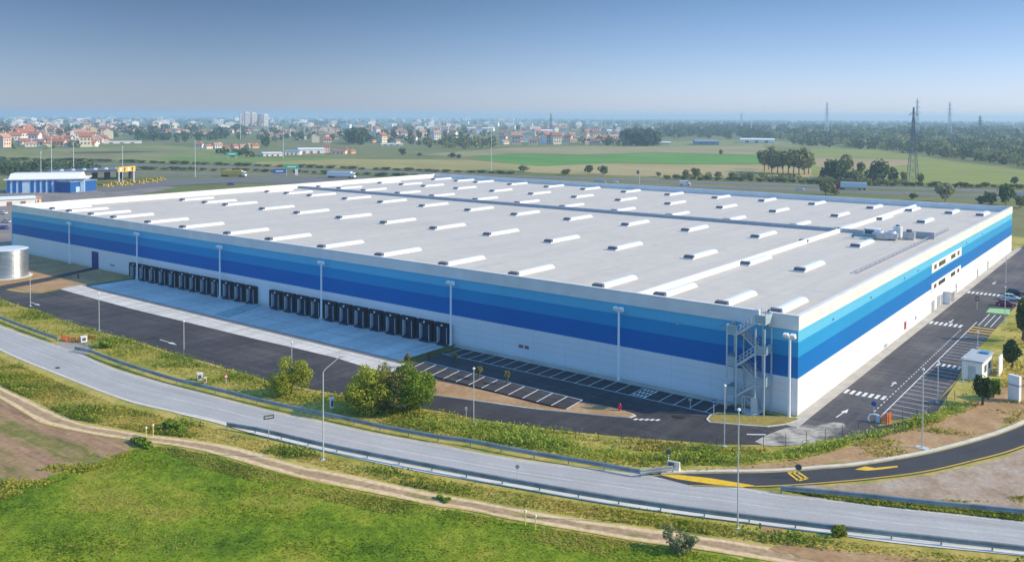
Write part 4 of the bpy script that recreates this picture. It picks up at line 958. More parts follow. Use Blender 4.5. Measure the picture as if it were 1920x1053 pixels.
# ---- trees of the middle distance: a few crowns shared by many copies
def proto_crown(n, R3, lobes, size, mat, th, lr=.5, spread=.58):
    q_ = crown(n, R3, lobes, size, base=th, spread=spread, lr=lr)
    o = np_mesh('far_tree', q_, 4, mat); me = o.data; bpy.data.objects.remove(o); return me
PC = {'round': [proto_crown(420, (.5, .5, .46), 8, .062, L_FAR, .10) for _ in range(4)],
      'pale': [proto_crown(420, (.5, .5, .46), 8, .062, L_FAR2, .10) for _ in range(3)],
      'tall': [proto_crown(420, (.28, .28, .47), 8, .055, L_FAR, .06) for _ in range(3)],
      'poplar': [proto_crown(480, (.34, .34, .42), 9, .052, L_FAR2, .17) for _ in range(3)],
      'grey': [proto_crown(480, (.5, .5, .46), 9, .06, L_GREY, .05) for _ in range(1)]}
tr_m = MB().cyl((0, 0, 0), (0, 0, .5), .022, .014, 6).build('trunk', BARK); TRUNK_ME = tr_m.data; bpy.data.objects.remove(tr_m)
def mid_tree(px, py, hpx, kind, label, wide=1.0, group=None, parts=True, cat='tree'):
    p = at(px, py); d = dist(p); h = hpx/F*d
    mes = PC[kind]; me = mes[rnd.randrange(len(mes))]
    if parts:
        e = empty(cat if cat in ('tree', 'bush') else 'tree', (p[0], p[1], 0), rnd.random()*6.28, label, cat, group)
        c = bpy.data.objects.new('crown', me); COL.objects.link(c); c.parent = e
        t = bpy.data.objects.new('trunk', TRUNK_ME); COL.objects.link(t); t.parent = e
    else:
        e = bpy.data.objects.new('tree', me); COL.objects.link(e); e.location = (p[0], p[1], 0); e.rotation_euler = (0, 0, rnd.random()*6.28); tag(e, label, cat, group)
    e.scale = (h*wide, h*wide, h)
    return e
ORD = 'first second third fourth fifth sixth seventh eighth ninth tenth eleventh twelfth thirteenth fourteenth fifteenth sixteenth seventeenth eighteenth nineteenth twentieth'.split()
ORD += ['twenty-'+o for o in ORD[:9]]+['thirtieth']+['thirty-'+o for o in ORD[:9]]+['fortieth']+['forty-'+o for o in ORD[:9]]+['fiftieth']
GROVE = [(1433, 322, 42), (1447, 324, 46), (1458, 326, 44), (1468, 325, 38), (1478, 327, 47), (1488, 326, 46), (1498, 327, 48), (1508, 327, 47), (1516, 326, 42), (1441, 318, 36)]
for i, (x, y, h) in enumerate(sorted(GROVE)):
    mid_tree(x, y, h, 'poplar', 'tall leggy tree in the grove beyond the motorway, %s from left' % ORD[i], 1.05, 'grove beyond the motorway')
for x, y, h, k, w, lb in [
    (1105, 324, 17, 'round', 1.2, 'left of two dark bushes on the tan field edge behind the roof'), (1131, 327, 18, 'round', 1.3, 'right of two dark bushes on the tan field edge behind roof'),
    (1287, 332, 15, 'pale', 1.0, 'small pale tree left of the brown clump by the motorway'), (1305, 334, 20, 'pale', 1.3, 'brownish bushy tree beside the motorway behind white van'),
    (1196, 327, 8, 'round', 1.0, 'small dark tree by the pole on the tan field edge'), (1060, 328, 12, 'pale', 2.2, 'low wide olive bush on the field edge behind the roof'),
    (982, 322, 12, 'pale', 2.0, 'low olive bush at the far roof edge left of tan field'), (1235, 331, 9, 'pale', 1.6, 'low olive bush between the pole and the brown clump'),
    (1345, 333, 12, 'pale', 1.4, 'small olive tree left of the tall grove'), (1375, 335, 12, 'pale', 1.5, 'small olive tree nearest the left foot of grove'),
    (1405, 336, 14, 'pale', 1.6, 'wide olive bush right under the left end of grove'), (1352, 291, 11, 'round', .9, 'lone dark tree standing on the far green field'),
    (1563, 336, 42, 'round', .9, 'dark tree left of the pair right of the grove'), (1583, 334, 40, 'pale', .9, 'taller pale tree right of the grove'),
    (1600, 340, 24, 'pale', 1.3, 'low olive tree above the white lorry trailer'), (1613, 332, 30, 'round', .55, 'narrow dark tree between pale tree and dark clump'),
    (1636, 337, 26, 'round', 1.2, 'dark low tree at the left of the dark clump'), (1657, 338, 38, 'round', 1.15, 'large dark tree in the clump left of the pylon'),
    (1672, 337, 24, 'round', 1.0, 'small dark tree at right end of clump left of pylon'), (1548, 366, 28, 'pale', 1.3, 'yellow green shrub at the roof edge left of red lorry'),
    (1566, 366, 14, 'pale', 1.6, 'low green shrub just right of yellow green shrub at roof edge'), (1772, 378, 34, 'grey', 1.0, 'silvery grey tree behind the far right part of the roof'),
    (1712, 374, 13, 'round', 1.3, 'small dark bush behind roof left of the silvery tree'), (1840, 384, 18, 'round', 1.1, 'left dark bush behind the far right roof corner'),
    (1858, 384, 24, 'round', 1.0, 'middle dark bush behind the far right roof corner'), (1886, 384, 40, 'round', .8, 'tall dark tree right behind the far roof corner'),
    (1914, 390, 22, 'pale', 1.2, 'olive bush past the right far corner of the roof'), (755, 291, 15, 'round', 1.1, 'dark round bush on the field left of the centre'),
    (788, 293, 7, 'round', 1.6, 'low wide dark bush on the field, middle of three'), (846, 297, 12, 'round', 1.4, 'left half of dark bush pair by the green field'),
    (860, 297, 9, 'round', 1.4, 'right half of dark bush pair by the green field'), (1903, 345, 14, 'round', 1.0, 'dark bush on the field edge at far right'),
    (500, 276, 22, 'round', .8, 'dark tree in front of the white shed roofs'), (455, 292, 12, 'round', 1.6, 'low dark bush left of the far white sheds'),
    (1695, 342, 20, 'pale', .8, 'thin pale tree at the left foot of the pylon'), (1726, 344, 22, 'pale', .6, 'thin pale tree at the right foot of the pylon'),
    (60, 320, 18, 'round', 1.7, 'dark bush behind the blue striped toll building, left one'), (20, 322, 18, 'round', 1.8, 'dark bush at the far left edge above the depot'),
    (100, 318, 16, 'round', 1.7, 'dark bush behind the blue striped building, right one'), (152, 318, 14, 'round', 2.2, 'low dark bush behind left end of the toll canopy')]:
    mid_tree(x, y, h, k, lb, w)
# hedgerow along the far side of the motorway
hx = [c for c in smooth_path([(1250, 336), (1440, 341), (1560, 346), (1740, 350), (1930, 354)], 44)]
for i, (x, y) in enumerate(hx):
    mid_tree(x+rnd.uniform(-4, 4), y+rnd.uniform(-.5, .5), rnd.uniform(6, 11), 'round', 'hedge bush along the motorway behind the roof, %s from left' % ORD[i], 2.2, 'hedge behind the motorway', False, 'bush')
hx = [c for c in smooth_path([(-10, 300), (200, 303.5), (480, 311.5), (640, 316), (800, 321.5), (960, 326)], 50)]
for i, (x, y) in enumerate(hx):
    mid_tree(x+rnd.uniform(-4, 4), y, rnd.uniform(4, 7), 'round', 'low hedge bush above the left motorway, %s from left' % ORD[i], 4.0, 'hedge above the left motorway', False, 'bush')
hx = [c for c in smooth_path([(250, 318), (400, 320), (540, 323), (700, 329), (800, 331)], 30)]
for i, (x, y) in enumerate(hx):
    mid_tree(x+rnd.uniform(-4, 4), y+rnd.uniform(-.6, .6), rnd.uniform(4, 8), 'round' if i % 3 else 'pale', 'low bush between the motorway lanes, %s from left' % ORD[i], 3.2, 'bushes between the motorway lanes', False, 'bush')

# ---- woods and town gardens: too many to count
def wood(name, pts, n, hpx, mats, label, cards=44, wide=.95):
    """pts: photo polygon sampled evenly; each tree a small cluster of leaf cards"""
    P = scatter([(float(a), float(b)) for a, b in pts], n)
    out = []
    for px, py in P:
        p = at(px, py); d = dist(p); h = hpx*(0.6+0.8*rng.random())/F*d
        h = min(max(h, 3.0), 19.0); w = h*wide*(.7+.7*rng.random())
        m = cards; u = rng.normal(size=(m, 3)); u /= np.linalg.norm(u, axis=1)[:, None]
        c = u*np.array([w/2, w/2, h*.46])*(.7+.35*rng.random(m))[:, None]
        c[:, 2] += h*.52; c[:, :2] += p
        out.append(leaf_quads(c, h*.13, .35, u))
    return stuff(name, np.concatenate(out), 4, mats, label, 'woodland')
wood('woodland', [(-40, 219.5), (300, 220.5), (640, 221.5), (960, 223), (960, 231), (640, 231), (300, 232), (-40, 232)], 700, 5.5, L_WOOD, 'hazy wooded skyline on the left and centre', 30, 1.2)
wood('woodland', [(960, 223), (1300, 225), (1640, 228), (1940, 231), (1940, 245), (1640, 243), (1300, 236), (960, 231)], 900, 7, L_WOOD, 'hazy wooded skyline on the right', 30, 1.2)
wood('woodland', [(-40, 232), (300, 232), (640, 231), (960, 231), (1240, 236), (1240, 246), (960, 246), (640, 246), (300, 246), (-40, 246)], 330, 6.5, L_WOOD, 'town trees mixed with roofs in the left and middle distance', 36, 1.1)
wood('woodland', [(1230, 237), (1420, 240), (1640, 244), (1940, 246), (1940, 316), (1850, 305), (1740, 293), (1640, 281), (1520, 276), (1440, 264), (1300, 260), (1230, 262)], 520, 13, L_WOOD, 'dense dark woods on the right beyond the fields', 56, 1.0)
wood('woodland', [(1230, 237), (1440, 240), (1440, 257), (1330, 257), (1240, 258)], 200, 11, L_WOOD, 'hazy trees beyond the field with the slate blue hall', 50, 1.0)
wood('woodland', [(1440, 255), (1640, 258), (1940, 275), (1940, 318), (1850, 303), (1740, 290), (1640, 280), (1500, 272)], 260, 12, L_FAR2, 'paler trees among the dark woods on the right', 56, 1.0)
wood('woodland', [(205, 246), (330, 243), (470, 246), (470, 262), (400, 263), (330, 268), (210, 264)], 100, 11, L_WOOD, 'wood behind the small hamlet left of the middle', 60)
wood('woodland', [(470, 246), (640, 246), (760, 250), (930, 250), (930, 272), (800, 274), (640, 262), (470, 268)], 95, 10, L_WOOD, 'trees in front of the town in the middle', 60)
wood('woodland', [(640, 258), (685, 258), (690, 272), (645, 271)], 16, 24, L_WOOD, 'dark clump of trees left of the white middle houses', 80, .7)
wood('woodland', [(1165, 262), (1190, 255), (1225, 257), (1230, 274), (1165, 275)], 26, 26, L_WOOD, 'dark clump of tall trees right of the far village', 90, .7)
wood('woodland', [(1085, 268), (1180, 264), (1180, 275), (1090, 274)], 26, 9, L_WOOD, 'low dark trees along the field edge before the village', 60)
wood('woodland', [(800, 270), (840, 268), (930, 270), (930, 278), (850, 282), (805, 278)], 30, 13, L_FAR2, 'grey green trees at the left of the far village', 60)
wood('woodland', [(-30, 262), (60, 264), (100, 272), (180, 276), (100, 281), (-30, 280)], 22, 9, L_FAR2, 'garden trees before the red roofed left town', 60)
wood('woodland', [(-30, 246), (200, 246), (205, 264), (100, 258), (-30, 258)], 34, 10, L_WOOD, 'dark trees between the red roofs of the left town', 60)
wood('woodland', [(-20, 308), (140, 312), (190, 318), (150, 323), (60, 330), (-20, 331)], 70, 10, L_WOOD, 'dark scrub behind the blue striped building at the left', 70, 1.3)
wood('woodland', [(1280, 330), (1440, 331), (1560, 338), (1700, 345), (1690, 349), (1540, 345), (1420, 338), (1285, 336)], 60, 7, L_FAR2, 'olive scrub along the field edge below the grove', 70, 1.5)
wood('woodland', [(1530, 330), (1610, 333), (1690, 338), (1690, 342), (1600, 341), (1535, 338)], 30, 13, L_WOOD, 'dark scrub round the trees left of the pylon', 80, 1.2)
wood('woodland', [(380, 283), (470, 286), (480, 296), (440, 297), (390, 290)], 14, 9, L_WOOD, 'bushes beside the small hamlet left of the middle', 60)

# ================================================================== FAR BUILDINGS
HW = [paint('house wall cream', (0.74, 0.66, 0.52), .8, .05, .3), paint('house wall white', (0.80, 0.78, 0.76), .8, .05, .3), paint('house wall pink', (0.74, 0.54, 0.46), .8, .05, .3), paint('house wall ochre', (0.72, 0.57, 0.36), .8, .05, .3)]
HR = [paint('roof tile red', (0.42, 0.16, 0.10), .85, .2, .5), paint('roof tile brown', (0.30, 0.16, 0.12), .85, .2, .5), paint('roof tile pale', (0.50, 0.30, 0.22), .85, .2, .5)]
WN = ['cream', 'white', 'pink', 'ochre']; RN = ['red', 'brown', 'pale']
GW = paint('house window', (0.05, 0.055, 0.06), .2)
HOUSES = {}
def house_proto(wi, ri, kind):
    k = (wi, ri, kind)
    if k in HOUSES: return HOUSES[k]
    w, d, h, g = ((1.0, .75, .42, .24), (1.5, .8, .42, .26), (.8, .8, .8, .26))[kind]
    e = empty('house')
    ww = MB().prism([(-d/2, 0), (d/2, 0), (d/2, h), (0, h+g-.02), (-d/2, h)], -w/2, w/2, 'x').build('wall', HW[wi], e)
    o = .07
    s = g/(d/2)
    rf = MB()
    rf.add([(-w/2-o, -d/2-o, h-o*s), (w/2+o, -d/2-o, h-o*s), (w/2+o, 0, h+g), (-w/2-o, 0, h+g), (-w/2-o, -d/2-o, h-o*s+.05), (w/2+o, -d/2-o, h-o*s+.05), (w/2+o, 0, h+g+.05), (-w/2-o, 0, h+g+.05)], [(3, 2, 1, 0), (4, 5, 6, 7), (0, 1, 5, 4), (1, 2, 6, 5), (2, 3, 7, 6), (3, 0, 4, 7)])
    rf.add([(-w/2-o, d/2+o, h-o*s), (w/2+o, d/2+o, h-o*s), (w/2+o, 0, h+g), (-w/2-o, 0, h+g), (-w/2-o, d/2+o, h-o*s+.05), (w/2+o, d/2+o, h-o*s+.05), (w/2+o, 0, h+g+.05), (-w/2-o, 0, h+g+.05)], [(0, 1, 2, 3), (7, 6, 5, 4), (4, 5, 1, 0), (5, 6, 2, 1), (6, 7, 3, 2), (7, 4, 0, 3)])
    r = rf.build('roof', HR[ri], e)
    MB().box(w*.2, w*.2+.07, -.05, .05, h+g*.6, h+g+.14).build('chimney', HW[wi], r)
    rows_ = 2 if kind == 2 else 1
    for z in [h*.28+j*h*.36 for j in range(rows_+1)][:2]:
        for x in (-w*.3, 0, w*.3):
            MB().box(x-.05, x+.05, -d/2-.012, -d/2-.002, z, z+.12).build('window', GW, e)
    HOUSES[k] = [e, False]
    return HOUSES[k]
def house(px, py, wpx, label, wi, ri, kind=0, group=None, cat='house'):
    p = at(px, py); d = dist(p); s = .84*wpx/F*d/(1.0, 1.5, .8)[kind]
    h = house_proto(wi, ri, kind)
    if not h[1]: e = h[0]; h[1] = True
    else: e = copy_tree(h[0])
    tag(e, label, cat, group)
    e.location = (p[0], p[1], 0); e.rotation_euler = (0, 0, facing(p)+rnd.choice((0, 0, PI/2, .4, -.4, .8))); e.scale = (s, s, s)
    return e
def row(where, y, xs, wpx, group, reds=(0, 0, 2, 1), walls=(0, 1, 2, 3, 1)):
    for i, x in enumerate(sorted(xs)):
        wi, ri = rnd.choice(walls), rnd.choice(reds); kd = rnd.choice((0, 0, 1, 2))
        house(x, y+rnd.uniform(-1.2, 1.2), wpx*rnd.uniform(.85, 1.2), '%s house with %s roof, %s from left in %s' % (WN[wi], RN[ri], ORD[i], where), wi, ri, kd, group)
gl = 'houses of the left town'
row('front row of left town', 275, [6, 58, 74, 90, 112, 130, 146, 160, 172], 19, gl)
row('second row of left town', 267.5, [2, 22, 40, 100, 118, 150, 166, 186, 200], 18, gl)
row('third row of left town', 260, [4, 18, 34, 50, 66, 84, 104, 140, 156, 172, 190, 204], 16, gl)
row('fourth row of left town', 252, [0, 14, 60, 78, 92, 106, 142, 158, 176, 196, 212, 228, 244], 14, gl)
row('back row of left town', 245, [6, 30, 70, 92, 110, 228, 246, 262, 278, 292, 306, 170], 11, gl)
row('the small hamlet', 278, [374, 390, 408, 424, 440, 456, 468, 478], 15, 'houses of the small hamlet', (0, 0, 2))
row('the farm by white sheds', 287, [612, 628, 646, 660], 14, 'houses by the white sheds', (0, 1))
row('middle houses before the town', 268, [592, 614, 700, 716, 744, 838, 860, 905], 14, 'houses before the middle town', (0, 1, 2), (1, 0, 1))
row('middle street behind trees', 256, [490, 506, 522, 540, 580, 612, 660, 678, 716, 730, 744, 762, 790, 812, 840], 11, 'houses of the middle town', (0, 1, 2), (1, 1, 0))
row('front row of far village', 271, [946, 968, 1000, 1024, 1042, 1060, 1102, 1118], 17, 'houses of the far village', (0, 1, 2))
row('middle row of far village', 262, [944, 960, 978, 996, 1014, 1032, 1048, 1066, 1082, 1100, 1116, 1130, 1150, 1166], 16, 'houses of the far village', (1, 0, 2))
row('back row of far village', 254, [940, 962, 984, 1006, 1036, 1054, 1072, 1094, 1112, 1132, 1150], 14, 'houses of the far village', (1, 1, 2))
row('left edge lanes of left town', 271, [14, 30, 46, 66, 82, 104, 122, 138, 153, 178], 16, gl)
row('upper lanes of left town', 256, [8, 26, 42, 58, 74, 98, 124, 150, 180, 198], 14, gl)
row('top street of left town', 248.5, [22, 38, 54, 84, 120, 134, 150, 168, 186, 204, 220, 236], 12, gl)
row('lane behind the hamlet', 250, [252, 268, 284, 300, 316, 332, 348, 364, 380, 398, 414, 432, 448, 464], 11, 'houses behind the hamlet', (0, 1, 2), (1, 1, 2, 0))
row('upper middle street', 251, [500, 516, 530, 548, 566, 586, 604, 622, 640, 666, 690, 706, 724, 740, 756, 776, 796, 818, 836, 856, 878, 898], 11, 'houses of the middle town', (0, 1, 2), (1, 1, 0, 2))
row('lower middle street', 262, [560, 628, 660, 684, 724, 756, 776, 796, 818, 850, 880, 900], 13, 'houses of the middle town', (0, 1, 2), (1, 1, 0))
row('outer lane of left town', 263.5, [12, 28, 46, 60, 76, 94, 112, 128, 148, 162, 180, 194], 14, gl)
row('high lane of left town', 245.5, [14, 44, 58, 82, 102, 124, 142, 160, 184, 200, 214], 10, gl)
row('back lane of the middle town', 246, [480, 496, 514, 534, 552, 572, 590, 610, 632, 650, 672, 694, 712, 734, 752, 774, 792, 814, 830, 850, 872, 890, 912], 9, 'houses of the middle town', (0, 1, 2), (1, 1, 0, 2))
row('roofs behind the far village', 249.5, [946, 964, 982, 1004, 1020, 1040, 1058, 1078, 1098, 1118, 1138, 1156, 1176], 11, 'houses of the far village', (1, 0, 2), (1, 1, 0, 2))
row('village street', 266.5, [950, 980, 990, 1010, 1034, 1052, 1074, 1092, 1110, 1126, 1142], 15, 'houses of the far village', (1, 0, 2), (1, 1, 0, 2))
# pale blocks of the hazy town on the skyline
BLK = [paint('pale block wall', (0.80, 0.79, 0.78), .8, .05, .2), paint('cream block wall', (0.74, 0.68, 0.60), .8, .05, .2), paint('pink block wall', (0.70, 0.58, 0.55), .8, .05, .2)]
bm_ = []
for m_ in BLK:
    o = MB().box(-.5, .5, -.35, .35, 0, 1).box(-.52, .52, -.37, .37, 1, 1.06).box(-.15, .2, -.15, .1, 1.06, 1.2).build('block', m_); bm_.append(o.data); bpy.data.objects.remove(o)
BN = ['pale', 'cream', 'pink']
for ri_, (y, n, x0, x1, wp, hp) in enumerate(((241, 50, 0, 930, 12, 5.6), (236, 50, 0, 1240, 11, 5.2), (231, 50, 0, 1100, 10, 4.8), (227, 48, 0, 1000, 9, 4.4), (240, 24, 960, 1400, 12, 4.6), (250, 18, 1450, 1900, 11, 4.2), (223.5, 40, 0, 960, 7, 3.4))):
    nm = ('nearest row of the hazy town', 'second row of hazy town', 'third row of hazy town', 'fourth row of hazy town', 'right end of hazy town', 'the right hand woods', 'the faint farthest row of town')[ri_]
    xs_ = sorted(rnd.uniform(x0, x1) for _ in range(n))
    for i, x in enumerate(xs_):
        p = at(x, y+rnd.uniform(-1.3, 1.3)+(x-480)*.003); d = dist(p); k = rnd.choice((0, 0, 1, 2)); w = wp*rnd.uniform(.6, 1.7)/F*d; h = hp*rnd.uniform(.6, 1.5)/F*d
        e = bpy.data.objects.new('town_block', bm_[k]); COL.objects.link(e)
        e.location = (p[0], p[1], 0); e.rotation_euler = (0, 0, facing(p)+rnd.uniform(-.5, .5)); e.scale = (w, w*.7, min(h, 22))
        tag(e, '%s distant building, %s from left in %s' % (BN[k], ORD[i], nm), 'building', 'distant buildings of the hazy town')
# apartment towers on the skyline
def tower(px, py, wpx, hpx, wm, label):
    p = at(px, py); d = dist(p); w = wpx/F*d; h = hpx/F*d
    e = empty('apartment_tower', (p[0], p[1], 0), facing(p)+R(18), label, 'tower block', 'apartment towers on the skyline')
    MB().box(-w/2, w/2, -w*.4, w*.4, 0, h).build('wall', wm, e)
    for k in range(6): MB().box(-w*.38, w*.38, -w*.4-.4, -w*.4-.02, h*(.1+k*.145), h*(.1+k*.145)+h*.05).build('balcony', HR[1], e)
    MB().box(-w*.2, w*.2, -w*.2, w*.2, h+.01, h*1.08).build('lift_house', wm, e)
    return e
tower(463, 236, 8, 24, BLK[2], 'tallest pink apartment tower on the left skyline'); tower(476, 236, 8, 23, BLK[1], 'cream apartment tower touching the tallest pink one')
tower(452, 236, 5, 20, BLK[2], 'narrow pink tower at the left of the tower group'); tower(487, 237, 6, 21, HR[1], 'dark apartment tower between two pale ones')
tower(498, 238, 8, 22, BLK[0], 'pale apartment tower at the right of the tower group'); tower(944, 228, 3, 14, BLK[0], 'right one of two slim white towers at centre skyline'); tower(937, 228, 3, 15, BLK[0], 'left one of two slim white towers at centre skyline')
tower(978, 249, 5, 18, BLK[0], 'white church like tower above the far village')
# sheds and industrial halls
def shed(px, py, wpx, hpx, depth, wall, roofm, label, rz=0.0, cat='shed'):
    p = at(px, py); d = dist(p); w = wpx/F*d; h = hpx/F*d
    e = empty('industrial_shed', (p[0], p[1], 0), facing(p)+rz, label, cat)
    MB().box(-w/2, w/2, 0, depth, 0, h*.75).build('wall', wall, e)
    MB().prism([(-.5, h*.75), (depth+.5, h*.75), (depth/2, h)], -w/2-.5, w/2+.5, 'x').build('roof', roofm, e)
    for k in range(3): MB().box(-w*.35+k*w*.28, -w*.35+k*w*.28+w*.1, -.2, -.02, .1, h*.5).build('door', HR[1], e)
    return e
RB = paint('blue grey shed roof', (0.22, 0.30, 0.40), .6, .1); RW = paint('white shed roof', (0.80, 0.80, 0.80), .6, .05); WW = BLK[0]
shed(585, 288, 46, 10, 30, WW, RW, 'long white shed beyond the motorway left of centre', .1)
shed(548, 291, 26, 9, 26, WW, RB, 'blue roofed shed at the left end of the white shed', -.1)
shed(512, 293, 34, 7, 24, WW, RW, 'low white shed left of the blue roofed one', .15)
shed(634, 289, 26, 8, 25, HW[0], HR[0], 'red roofed barn right of the long white shed', -.2)
shed(1326, 272, 42, 9, 40, paint('slate blue cladding', (.20, .27, .38), .6), RB, 'slate blue hall in the fields before the right woods', .1)
shed(1420, 268, 60, 8, 40, WW, RW, 'pale low hall beside the slate blue one at the woods', 0)
shed(1248, 271, 18, 5, 30, WW, RW, 'small white shed beside the tall clump of trees', 0)
shed(230, 269, 60, 4, 12, WW, RW, 'long low white shed at the right end of left town', 0)
shed(150, 228, 30, 6, 60, WW, RW, 'bright white hall on the left horizon above the town', 0)
shed(735, 273, 40, 4, 20, WW, RW, 'low white greenhouse row before the middle houses', 0)
shed(1020, 252, 34, 9, 40, HW[0], RW, 'cream hall in the back of the far village', .1)
shed(1128, 252, 40, 9, 40, WW, RW, 'white hall in the back right of the far village', .1)
shed(1170, 254, 26, 8, 40, WW, RB, 'blue roofed hall at the right end of far village', .1)
shed(900, 246, 50, 7, 50, WW, RW, 'white hall left of the far village', -.1)
shed(565, 262, 18, 5, 20, WW, RW, 'small white shed in front of the town trees', 0)

# ================================================================== STREET FURNITURE
RAIL = paint('weathered guardrail', (0.27, 0.31, 0.33), 0.5, 0.3, 0.6, metal=0.1)
def guardrail(path_px, label, step=4.0, z=.62):
    P = smooth_path(ats(path_px, z), 300)
    s = np.r_[0, np.cumsum(np.linalg.norm(np.diff(P, axis=0), axis=1))]; n = max(3, int(s[-1]/step))
    q = np.linspace(0, s[-1], n+1); C = np.stack([np.interp(q, s, P[:, 0]), np.interp(q, s, P[:, 1])], 1)
    e = empty('guardrail', (C[0][0], C[0][1], 0), 0, label, 'guardrail')
    C = C-C[0]; d = np.gradient(C, axis=0); d /= np.linalg.norm(d, axis=1)[:, None]; nr = np.stack([-d[:, 1], d[:, 0]], 1)
    prof = [(-.03, z-.27), (.05, z-.20), (.05, z-.08), (-.03, z), (.05, z+.08), (.05, z+.20), (-.03, z+.27)]
    vs = []; fs = []; k = len(prof)
    for c, m in zip(C, nr):
        for o, h in prof: vs.append((c[0]-m[0]*o, c[1]-m[1]*o, h))
        for o, h in prof: vs.append((c[0]-m[0]*(o-.02), c[1]-m[1]*(o-.02), h))
    for i in range(len(C)-1):
        for j in range(k-1):
            a = i*2*k+j; b = a+2*k; fs.append((a, a+1, b+1, b)); fs.append((a+k, b+k, b+k+1, a+k+1))
        a = i*2*k; b = a+2*k; fs.append((a, b, b+k, a+k)); a += k-1; b += k-1; fs.append((a, a+k, b+k, b))
    MB().add(vs, fs).build('rail', RAIL, e)
    pm = MB().box(-.06, .06, -.05, .05, -.05, z+.12).build('post', RAIL, e)
    for i, (c, dd) in enumerate(zip(C, d)):
        o = pm if i == 0 else pm.copy()
        if i: COL.objects.link(o); o.parent = e
        o.location = (c[0]+nr[i][0]*.1, c[1]+nr[i][1]*.1, 0); o.rotation_euler = (0, 0, math.atan2(dd[1], dd[0]))
    return e
guardrail([(-40, 580), (0, 595), (50, 614), (107, 634)], 'short guardrail on the upper side of the road left of the lay-by')
guardrail([(140, 652), (162, 655), (200, 670), (250, 687), (325, 710), (375, 722), (480, 748), (555, 765), (630, 780), (705, 797), (730, 801), (805, 816), (880, 826), (960, 842), (1060, 859), (1160, 876), (1215, 886), (1245, 882), (1262, 877)], 'long guardrail on the upper side of the road before the shrubs')
guardrail([(425, 795), (480, 804), (605, 833), (730, 858), (855, 882), (960, 901), (1110, 927), (1260, 950), (1385, 966), (1440, 973), (1565, 988), (1690, 1002), (1815, 1016), (1920, 1027), (1960, 1032)], 'long guardrail on the lower side of the road above the track')
guardrail([(1465, 914), (1490, 916), (1590, 925), (1690, 936), (1815, 948), (1920, 958), (1970, 963)], 'guardrail between the main road and the gravel on the right')
# wire fence round the lot
FP = paint('dark green fence post', (0.07, 0.10, 0.09), .6)
fpx = [(-20, 562), (60, 583), (125, 605), (250, 643), (325, 666), (400, 688), (480, 711), (600, 740), (700, 762), (830, 782), (960, 805), (1080, 822), (1200, 834), (1310, 840), (1450, 838), (1535, 829), (1620, 811), (1680, 795), (1740, 778), (1790, 752)]
P = smooth_path(ats(fpx), 300); s = np.r_[0, np.cumsum(np.linalg.norm(np.diff(P, axis=0), axis=1))]; n = int(s[-1]/2.7)
q_ = np.linspace(0, s[-1], n); C = np.stack([np.interp(q_, s, P[:, 0]), np.interp(q_, s, P[:, 1])], 1)
fe = empty('wire_fence', (C[0][0], C[0][1], 0), 0, 'thin green wire fence on posts between the lot and the verge', 'fence'); C = C-C[0]
pm = MB().cyl((0, 0, 0), (0, 0, 1.5), .035, .035, 6).build('post', FP, fe)
for i, c in enumerate(C):
    o = pm if i == 0 else pm.copy()
    if i: COL.objects.link(o); o.parent = fe
    o.location = (c[0], c[1], 0)
wm_ = MB()
for a, b in zip(C[:-1], C[1:]):
    for h in (.15, .5, .85, 1.2, 1.45): wm_.bar((a[0], a[1], h), (b[0], b[1], h), .012)
wm_.build('wire', FP, fe)

PGAL = paint('galvanised post', (0.58, 0.60, 0.62), 0.4, 0.08, 1.0, metal=0.2)
def lamp(px, py, htop, label, r=.07, style='post', z=0.0, ang=0.0, group='lamp posts of the lot'):
    p = at(px, py); h = (py-htop)/F*dist(p)
    e = empty('lamp_post', (p[0], p[1], z), ang, label, 'lamp post', group)
    if style == 'post':
        MB().cyl((0, 0, 0), (0, 0, h-.25), r, r*.7, 8).build('pole', PGAL, e)
        MB().cyl((0, 0, h-.26), (0, 0, h-.18), .08, .16, 12).cyl((0, 0, h-.18), (0, 0, h-.03), .18, .15, 12).cyl((0, 0, h-.03), (0, 0, h+.03), .14, .05, 12).build('lamp_head', LAMPW, e)
    elif style == 'arm':
        MB().cyl((0, 0, 0), (0, 0, h*.86), r, r*.7, 8).tube([(0, 0, h*.86), (.25, .02, h*.89), (1.6, .1, h*.985), (2.2, .13, h)], r*.6, 8).build('pole', PGAL, e)
        MB().add([(1.7, .02, h-.05), (2.5, .05, h+.03), (2.5, .3, h+.03), (1.7, .25, h-.05), (1.7, .02, h+.08), (2.5, .05, h+.11), (2.5, .3, h+.11), (1.7, .25, h+.08)], [(3, 2, 1, 0), (4, 5, 6, 7), (0, 1, 5, 4), (1, 2, 6, 5), (2, 3, 7, 6), (3, 0, 4, 7)]).build('lamp_head', PGAL, e)
    MB().box(-.22, .22, -.22, .22, 0, .12).build('base', STEEL, e)
    return e
lamp(57, 574, 522, 'lamp post at the far left edge of lot near soil island')
lamp(186, 620, 555, 'lamp post on the lot edge behind the orange netting')
lamp(345, 670, 604, 'lamp post on the lot edge right of the painted arrow')
lamp(547, 690, 640, 'lamp post rising behind the rounded olive shrub')
lamp(888, 792, 687, 'lamp post between the sunlit bays and the tall verge grass')
lamp(1358, 837, 722, 'lamp post left of the two before the corner staircase')
lamp(1383, 991, 768, 'tall lamp post in front of everything beside the lower guardrail', .08)
lamp(1729, 840, 702, 'lamp post on a concrete foot in the orange soil bank', .08)
lamp(1758, 755, 683, 'lamp post among the right bays near the white stripes')
lamp(1806, 716, 672, 'lamp post at the left corner of the white cabin')
lamp(1833, 652, 624, 'small lamp post beside the yellow painted bars on right')
lamp(1884, 606, 545, 'lamp post in front of the parked dark red car')
lamp(1886, 530, 488, 'lamp post at the far right beyond the parked cars')
lamp(606, 862, 672, 'street lamp with slanted arm standing by the lower guardrail', .085, 'arm', ang=facing(at(606, 862)), group='street lamp')
